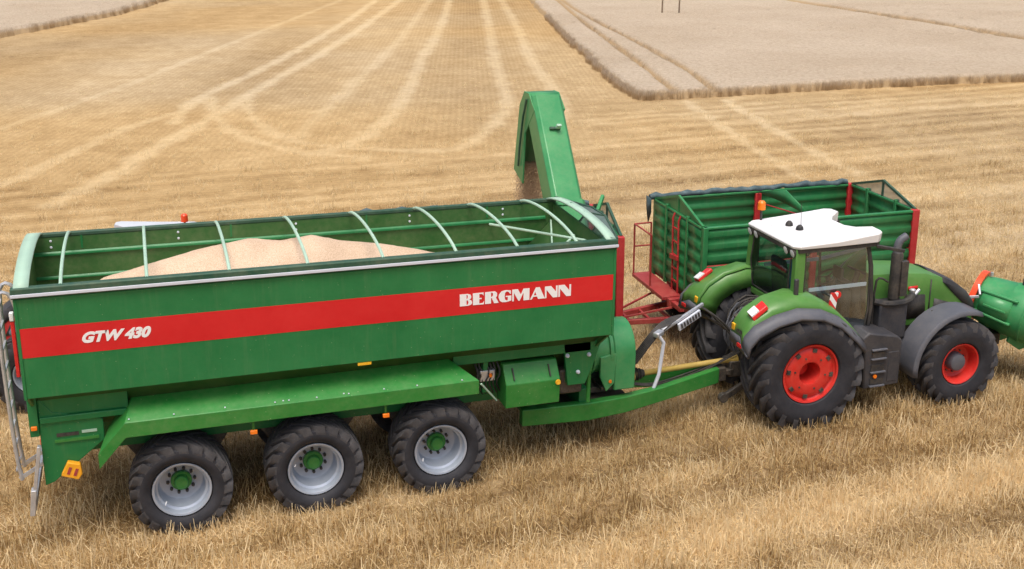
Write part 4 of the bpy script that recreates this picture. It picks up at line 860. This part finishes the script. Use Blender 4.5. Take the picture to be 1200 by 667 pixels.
        MB().hexa([(-1.10,s*.935,2.145),(-.97,s*.935,2.24),(-.97,s*1.105,2.21),(-1.10,s*1.105,2.115),(-1.112,s*.935,2.165),(-.982,s*.935,2.26),(-.982,s*1.105,2.23),(-1.112,s*1.105,2.135)]).build('white_lens', 'white_lens', lm)
        if detail and s < 0:
            MB().box((-.25,s*.96-.03,2.36),(-.17,s*.96+.03,2.66)).build('handle_post', 'step_grey', fo, bevel=.02)
    # exhaust and intake on the near side
    ex = MB(); ex.lathe([(0,.075),(.03,.105),(.85,.105),(.90,.085)], (1.98,-.66,1.95), (0,0,1), 18); ex.box((2.0,-.80,2.05),(2.14,-.70,2.70)); exo = ex.build('exhaust', 'black_plastic', t, bevel=.008)
    MB().tube([(1.96,-.66,2.82),(1.96,-.66,2.95),(2.0,-.66,3.06),(2.13,-.66,3.13)], .07, 12, smooth=1).build('tail_pipe', 'fender_grey', exo)
    mb = MB(); mb.tube([(1.55,-.70,1.98),(1.75,-.80,1.93),(2.2,-.78,1.93),(2.42,-.60,1.97)], .06, 8, smooth=1); mb.tube([(1.60,-.62,1.5),(1.60,-.62,2.32),(1.68,-.64,2.40),(1.84,-.66,2.30)], .02, 6, smooth=1); mb.build('intake_pipe', 'black_plastic', t)
    MB().box((1.62,-.80,1.25),(2.20,-.46,1.93)).build('exhaust_box', 'step_grey', t, bevel=.03)
    mb = MB(); mb.lathe([(0,.05),(.08,.06),(.10,.03)], (2.45,-.56,1.98), (0,0,1), 10); mb.cyl((2.52,-.54,1.95),(2.62,-.52,2.03),.03,seg=8); mb.build('filler_cap', 'galvanised', t)
    # step box / tank
    for s in (-1, 1):
        sb = MB().prism([(1.00,1.52),(1.14,1.62),(1.72,1.50),(1.82,1.42),(1.82,.58),(1.10,.56),(1.06,1.3)], 1, min(s*.62,s*1.24), max(s*.62,s*1.24)).build('step_box', 'step_grey', t, bevel=.03)
        for z in (.72,.98,1.22): MB().box((1.22,s*1.245-.012,z-.09),(1.48,s*1.245+.012,z+.03)).build('step_recess', 'black_plastic', sb)
        for z in (.60,.86,1.11,1.28): MB().box((1.20,s*1.26-.03,z),(1.50,s*1.26+.02,z+.03)).build('tread', 'fender_grey', sb, bevel=.006)
        MB().lathe([(0,.04),(.02,.035)], (1.30,s*1.258,.80), (0,s,0), 12).build('marker_lamp', 'orange_lens', sb)
        MB().box((1.56,s*1.24-.01,.66),(1.77,s*1.24+.012,1.22)).build('locker_door', 'step_grey', sb, bevel=.015)
        # front fender shell
        rows = []
        for k in range(13):
            a = R(188-118*k/12); r = 1.0; c = (3.1+math.cos(a)*r, .80+math.sin(a)*r); rows.append([(3.1+math.cos(a)*(r-.06), s*1.30, .80+math.sin(a)*(r-.06)),(c[0], s*1.25, c[1]),(c[0], s*.74, c[1]),(3.1+math.cos(a)*(r-.05), s*.70, .80+math.sin(a)*(r-.05))])
        MB().loft(rows).build('front_fender', 'fender_grey', t, solid=.025, ang=50)
        MB().bar((2.9,s*.35,.9),(2.7,s*.85,1.72),.05,.05).build('fender_stay', 'dark_metal', t)
    # rear linkage
    for s in (-1, 1):
        lk = MB(); lk.bar((-.35,s*.38,.78),(-1.20,s*.46,.40),.07,.12); lk.cyl((-1.22,s*.46-.05,.40),(-1.22,s*.46+.05,.40),.09,seg=12); lk.bar((-.45,s*.40,1.55),(-.80,s*.43,.60),.05,.05); lk.build('lower_link', 'dark_metal', t, bevel=.01)
        mb = MB(); mb.bar((-.20,s*.36,1.45),(-.62,s*.42,1.62),.07,.10); mb.build('lift_arm', 'dark_metal', t, bevel=.01)
    mb = MB(); mb.box((-.95,-.16,.62),(-.50,.16,.92)); mb.box((-.75,-.24,.85),(-.50,.24,1.15)); mb.build('tow_hitch', 'dark_metal', t, bevel=.02)
    MB().bar((-.55,0,1.35),(-.80,0,1.75),.09,.09).build('top_link', 'dark_metal', t, bevel=.015)
    mb = MB(); r_ = random.Random(3)
    for k in range(26):
        y = -.52+k*.041; mb.tube([(-.15,y*.8,1.9),(-.45,y,1.85+r_.uniform(-.1,.1)),(-.70,y*1.05,1.55+r_.uniform(-.15,.15)),(-.62,y*.9,1.25),(-.5,y*.6,1.0+r_.uniform(0,.2))], r_.uniform(.012,.022), 6, smooth=1)
    mb.build('hydraulic_hoses', 'black_plastic', t)
    mb = MB()
    for k in range(12):
        y = r_.uniform(-.5,.5); mb.tube([(-.3,y,1.75+r_.uniform(-.1,.2)),(-.62,y+r_.uniform(-.1,.1),1.7+r_.uniform(-.2,.2)),(-.85,y*.8,1.35+r_.uniform(-.2,.2)),(-.75,y*.5,1.0)], r_.uniform(.014,.024), 6, smooth=1)
    mb.build('cables', 'fender_grey', t)
    mb = MB()
    for k in range(8): mb.lathe([(0,.028),(.09,.028),(.11,.02)], (-.58,-.32+k*.085,1.42+.14*(k%2)), (-1,0,.1), 8)
    mb.build('couplers', 'galvanised', t)
    MB().box((-.60,-.40,1.15),(-.36,.40,1.75)).build('valve_bank', 'dark_metal', t, bevel=.03)
    if detail:
        hz = MB().box((-.07,-.008,-.15),(.09,.008,.15)).build('hazard_board', 'hazard', t, bevel=.004); hz.location = (.50,-1.0,2.20); hz.rotation_euler = (0, R(8), R(6))
        MB().lathe([(0,.07),(.02,.065)], (.68,-.86,2.25), (0,-1,0), 12).build('round_reflector', 'red_lens', t)
        MB().bar((.52,-.80,2.25),(.52,-.965,2.25),.03,.03).build('board_bracket', 'black_plastic', t)
        tx = font_word('VARIO', 'lettering', 'black_plastic', t, .2, .04); fit_text(tx, -.13, .13, -.032, .032, 0)
        tx.location = (-1.262, -1.01, 1.80); tx.rotation_euler = (R(0), 0, R(-90))
        tx.rotation_euler = (R(-14), 0, R(-90)); tx.location = (-1.245, -.98, 1.83)
    return t
GREEN = dict(body='tractor_green', roof='roof_white', rim='wheel_red', beacon='orange_lens', beacon_at=(.05,.80))
REDT = dict(body='post_red', roof='roof_grey', rim='rim_silver', beacon='beacon_red', beacon_at=(.02,.2))
make_tractor('large light green tractor with white cab roof and red wheel rims', (12.3725,1.4205,0), -.0202, GREEN)
make_tractor('grey-roofed tractor with red beacon almost hidden behind the grain cart', (2.45,6.05,0), PI-.10, REDT, .90, False)
jk = MB(); jk.loft([[(-.05,-.05,-.45),(.05,-.05,-.45),(.05,.05,-.45),(-.05,.05,-.45)],[(-.06,-.06,-.1),(.06,-.06,-.1),(.06,.06,-.1),(-.06,.06,-.1)],[(-.04,-.09,.15),(.04,-.09,.15),(.04,.09,.15),(-.04,.09,.15)],[(-.01,-.02,.25),(.01,-.02,.25),(.01,.02,.25),(-.01,.02,.25)]], closed=True, caps=True)
jo = jk.build('jacket', 'blue_cloth', None, bevel=.02); jo.location = (12.3725+.0,.90,2.66); tag(jo, 'blue jacket hanging inside the cab of the green tractor', 'jacket')

# ------------------------------------------------------------------ drum on the tractor's front linkage
fd = thing('front_drum', 'green steel drum with red ring on front of the tractor', 'drum', (12.3725+.0,1.4205,0), -.0202)
D0 = Vector((4.50,.14,1.49)); DA = Vector((.54,-.80,-.18))
MB().lathe([(0,.36),(.0,.42),(.22,.465),(.60,.51),(.62,.525),(.94,.535),(.95,.55),(.98,.55),(.99,.535),(1.30,.50),(1.60,.43),(1.78,.32),(1.85,.16),(1.87,0)], D0, DA, 40).build('drum_shell', 'auger_green', fd)
MB().lathe([(-.06,.40),(-.06,.515),(.05,.525),(.06,.48),(.04,.40)], D0, DA, 40, 0, False, False).build('red_ring', 'beacon_red', fd)
MB().lathe([(-.02,.0),(-.02,.42)], D0, DA, 24, 0, False, False).build('back_plate', 'dark_metal', fd)
def dp(t, a, r):      # point on the drum: along the axis, angle (0 = towards the viewer's left flank, 90 = top), radius
    d = DA.normalized(); sx = Vector((-d.y, d.x, 0)).normalized()*-1; up = d.cross(sx); up = up if up.z > 0 else -up
    return D0+d*t+(sx*math.cos(R(a))+up*math.sin(R(a)))*r
rows = [[dp(t,a,.44+.11*t) for a in (-8,12,32)] for t in (.16,.42,.72)]
MB().loft(rows).build('service_hatch', 'auger_green', fd, solid=.10)
for a in (36,-12): MB().bar(dp(.10,a,.49),dp(.80,a,.56),.09,.04).build('hatch_lip', 'auger_green', fd, bevel=.008)
MB().bar(dp(.24,8,.53),dp(.66,8,.57),.03,.03).build('hatch_handle', 'auger_green', fd)
for a_, c_ in ((dp(.12,20,.52),dp(-.20,5,.58)),(dp(.12,24,.52),dp(.02,44,.52))): MB().bar(a_, c_, .04, .05).build('latch_bar', 'galvanised', fd, bevel=.006)
MB().prism([(4.7,1.05),(5.5,1.0),(5.4,.72),(4.95,.60),(4.65,.80)], 1, -.62, -.56).build('support_plate', 'auger_green', fd, bevel=.012)
MB().prism([(4.5,1.05),(5.5,.98),(5.3,.62),(4.7,.50),(4.4,.75)], 1, -.02, .04).build('support_plate', 'auger_green', fd, bevel=.012)
MB().box((4.0,-.30,.62),(4.75,.30,.86)).build('linkage_frame', 'dark_metal', fd, bevel=.02)
mb = MB(); mb.lathe([(0,.03),(.07,.03)], dp(.12,90,.48), (0,0,1), 10); mb.build('lug', 'galvanised', fd)
mb = MB(); mb.lathe([(0,.035),(.12,.03)], dp(.72,90,.53), (0,0,1), 10); mb.build('filler_stub', 'step_grey', fd)

# ------------------------------------------------------------------ tipping trailers
def corr(z0, z1, k, y, s, x0, x1, mb, dep=.026):
    """horizontally ribbed sheet: rounded ridges facing outwards (s = outward sign along Y)"""
    h = (z1-z0)/k; pr = []
    for i in range(k):
        b_ = z0+i*h
        for f, d in ((0,0),(.22,0),(.36,.9),(.42,1),(.72,1),(.78,.9),(.92,0)): pr.append((b_+f*h, d*dep))
    pr.append((z1, 0)); mb.loft([[(x0, y+s*d, z) for z, d in pr], [(x1, y+s*d, z) for z, d in pr]])
def corr_x(z0, z1, k, x, s, y0, y1, mb, dep=.026):
    t = MB(); corr(z0, z1, k, 0, s, y0, y1, t, dep); n_ = len(mb.v)
    mb.v += [(x+p[1], p[0], p[2]) for p in t.v]; mb.f += [tuple(i+n_ for i in f) for f in t.f]; mb.m += t.m
TW, TL, ZF, ZT = 2.42, 4.72, 1.18, 2.78
def make_trailer(label, loc, rz, grp, full):
    t = thing('tipping_trailer', label, 'trailer', loc, rz, grp)
    zm = ZF+(ZT-ZF)*.5
    for y, s in ((0,-1),(TW,1)):
        for x0, x1 in ((.06,2.34),(2.48,TL-.08)):
            for z0, z1 in ((ZF,zm-.015),(zm+.015,ZT-.05)):
                mb = MB(); corr(z0, z1, 3, y, s, x0, x1, mb); mb.build('side_panel', 'trailer_green', t, solid=.02, ang=60)
        MB().box((0,y-.045,ZT-.05),(TL,y+.045,ZT)).build('top_rail', 'trailer_green', t, bevel=.012)
        MB().box((2.34,y-.06,ZF-.1),(2.48,y+.06,ZT-.05)).build('middle_post', 'post_red', t, bevel=.012)
        MB().box((TL-.10,y-.07,ZF-.16),(TL+.05,y+.07,ZT+.01)).build('rear_post', 'post_red', t, bevel=.012)
        MB().box((-.02,y-.06,ZF-.1),(.08,y+.06,ZT)).build('front_post', 'trailer_green', t, bevel=.012)
    for x, s in ((0,-1),(TL,1)):
        for y0, y1 in ((.06,.66),(.72,1.70),(1.76,TW-.06)):
            mb = MB(); corr_x(ZF, ZT-.04, 6, x, s, y0, y1, mb); mb.build('end_panel', 'trailer_green', t, solid=.02, ang=60)
        for y in (.69, 1.73): MB().box((x-.05,y-.045,ZF-.05),(x+.05,y+.045,ZT+.05)).build('end_post', 'trailer_green', t, bevel=.015)
        MB().box((x-.04,.05,ZT-.05),(x+.04,TW-.05,ZT+.0)).build('end_rail', 'trailer_green', t, bevel=.01)
        # gable above the end board
        gb = [(.03,ZT),(TW*.5,ZT+.34),(TW-.03,ZT)]
        gm = MB()
        for a, c in zip(gb[:-1], gb[1:]): gm.bar((x,a[0],a[1]),(x,c[0],c[1]),.05,.05)
        gm.bar((x,TW*.5,ZT),(x,TW*.5,ZT+.34),.04,.04); go_ = gm.build('gable_frame', 'trailer_green' if x == 0 else 'rim_green', t)
        MB().add([(x,y,z) for y,z in gb], [(0,1,2)]).build('gable_sheet', 'trailer_green' if x == 0 else 'wire_mesh', go_)
    # middle brace across the bed
    MB().add([(2.40,.05,ZT-.02),(2.40,TW*.5,ZT+.30),(2.40,TW-.05,ZT-.02),(2.40,TW*.5,ZT+.02)], [(0,1,3),(1,2,3)]).build('cross_brace', 'trailer_green', t, solid=.03)
    MB().tube([(2.40,TW-.05,ZT-.25),(2.40,.3,ZT-.05)], .014, 6).build('brace_cable', 'post_red', t)
    MB().box((.02,.02,ZF-.08),(TL-.02,TW-.02,ZF)).build('bed', 'red_frame', t, bevel=.01)
    # rolled tarpaulin on the far rail
    rows = []; r_ = random.Random(9)
    for k in range(34):
        x = -.12+(TL+.02)*k/33; rr = .05+.025*r_.random(); cy, cz = TW+.03+r_.uniform(-.02,.02), ZT+.035+r_.uniform(-.02,.03)
        rows.append([(x, cy+rr*math.cos(a)*(1+.2*r_.uniform(-1,1)), cz+rr*math.sin(a)*(1+.25*r_.uniform(-1,1))) for a in np.linspace(0, 2*PI, 9)[:-1]])
    MB().loft(rows, closed=True, caps=True).build('rolled_tarp', 'tarp', t, ang=70)
    mb = MB(); mb.loft([[(-.16,TW-.15,ZT+.02),(-.16,TW+.10,ZT+.05)],[(-.14,TW-.10,ZT-.15),(-.15,TW+.10,ZT-.25)],[(-.10,TW-.02,ZT-.30),(-.12,TW+.08,ZT-.55)]]); mb.build('tarp_flap', 'tarp', t, solid=.02)
    # chassis, turntable, axles, wheels
    for y in (.72, TW-.84): MB().box((-.35,y,.92),(TL-.1,y+.12,1.10)).build('chassis_rail', 'red_frame', t, bevel=.012)
    for x in (-.3, 1.2, 2.6, 4.2): MB().box((x,.30,.96),(x+.10,TW-.30,1.06)).build('cross_member', 'red_frame', t, bevel=.01)
    mb = MB(); mb.lathe([(0,.48),(.06,.48),(.06,.40),(.14,.40)], (.72,TW/2,.78), (0,0,1), 28); mb.build('turntable', 'red_frame', t)
    MB().box((.2,.45,.60),(1.25,TW-.45,.78)).build('bogie_frame', 'red_frame', t, bevel=.02)
    for x in (.72, 3.65):
        MB().cyl((x,.2,.52),(x,TW-.2,.52),.06,seg=12).build('axle', 'dark_metal', t)
        for y in (.48, TW-.48): MB().hexa([(x-.55,y-.04,.62),(x+.55,y-.04,.62),(x+.55,y+.04,.62),(x-.55,y+.04,.62),(x-.45,y-.04,.78),(x+.45,y-.04,.78),(x+.45,y+.04,.78),(x-.45,y+.04,.78)]).build('leaf_spring', 'dark_metal', t, bevel=.01)
        for y, s in ((.18,-1),(TW-.18,1)):
            if 'trw' not in PROTO:
                ty = tyre_mesh(.52,.38,.30,22,.02,.06,.3).build('tyre',['rubber','lug_rubber']); mb = MB(); mb.lathe([(.14,.29),(-.14,.29),(-.165,.31),(-.16,.27),(-.05,.25),(-.03,.18),(-.03,0)], (0,0,0), (0,1,0), 28, 0, False, False); rm = mb.build('wheel','wheel_red'); PROTO['trw'] = (rm, ty); ws = PROTO['trw']
            else: ws = (share(PROTO['trw'][0],'wheel',None), share(PROTO['trw'][1],'tyre',None))
            ws[1].parent = ws[0]; ws[0].parent = t; ws[0].location = (x,y,.515); ws[0].rotation_euler = (0,0,0 if s < 0 else PI)
    # drawbar: A-frame with lattice of rods
    for s in (-1, 1): MB().bar((.35,TW/2+s*.55,.66),(-1.75,TW/2+s*.10,.58),.09,.11).build('drawbar_arm', 'red_frame', t, bevel=.012)
    mb = MB(); mb.box((-2.05,TW/2-.10,.52),(-1.70,TW/2+.10,.64)); mb.lathe([(-.04,.10),(.04,.10)], (-2.10,TW/2,.58), (0,0,1), 14); mb.build('tow_eye', 'dark_metal', t, bevel=.01)
    for k in range(3): 
        x = -.25-.42*k; hw = .10+.45*(x+1.75)/2.1; MB().bar((x,TW/2-hw,.62),(x,TW/2+hw,.62),.05,.06).build('drawbar_tie', 'red_frame', t)
    for s in (-1, 1): MB().bar((-1.4,TW/2+s*.15,.66),(.1,TW/2+s*.62,1.02),.035,.035).build('stay_rod', 'red_frame', t)
    # front platform, rail and ladder
    MB().box((-.45,.85,ZF-.14),(-.03,TW+.10,ZF-.06)).build('platform', 'red_frame', t, bevel=.01)
    pr_ = MB()
    for x, y in ((-.43,TW+.06),(-.05,TW+.06),(-.43,1.55)): pr_.tube([(x,y,ZF-.1),(x,y,ZF+1.05)], .02, 6)
    for z in (ZF+.55, ZF+1.05): pr_.tube([(-.05,TW+.06,z),(-.43,TW+.06,z)], .018, 6); pr_.tube([(-.43,TW+.06,z),(-.43,1.55,z)], .018, 6) if z > ZF+.8 else None
    pr_.build('platform_rail', 'red_frame', t)
    la = MB()
    for y in (.98, 1.26): la.tube([(-.06,y,ZF-.1),(-.09,y,ZT-.12),(-.05,y,ZT-.02)], .02, 6)
    lo_ = la.build('ladder', 'post_red', t)
    for z in (1.35,1.62,1.9,2.18,2.46): MB().bar((-.075,.98,z),(-.075,1.26,z),.03,.03).build('rung', 'post_red', lo_)
    MB().bar((-.10,.94,1.88),(-.10,1.30,1.84),.05,.10).build('ladder_step', 'post_red', lo_, bevel=.008)
    if full:
        xs = np.linspace(.08, TL-.08, 50); ys = np.linspace(.05, TW-.05, 26)
        me, X, Y, Z = grid_mesh('grain_heap', xs, ys, lambda x, y: 2.45-.35*np.hypot(x-3.3, y-1.3)*.6+.02*fbm(x*3, y*3, 4, 2)); me.materials.append(MAT['grain'])
        o = bpy.data.objects.new('grain_heap', me); COL.objects.link(o); o.location = loc; o.rotation_euler = (0,0,rz); tag(o, 'heap of grain collecting inside the trailer under the auger spout', 'grain', kind='stuff')
    return t
make_trailer('green ribbed tipping trailer with red posts standing behind the green tractor', (11.96,3.49,0), math.atan2(3.27-3.49, 16.63-11.96), 'tipping trailers', False)
make_trailer('green tipping trailer hidden behind the grain cart under the auger spout', (10.2-TL*math.cos(.17),3.42+TL*math.sin(.17),0), -.17, 'tipping trailers', True)
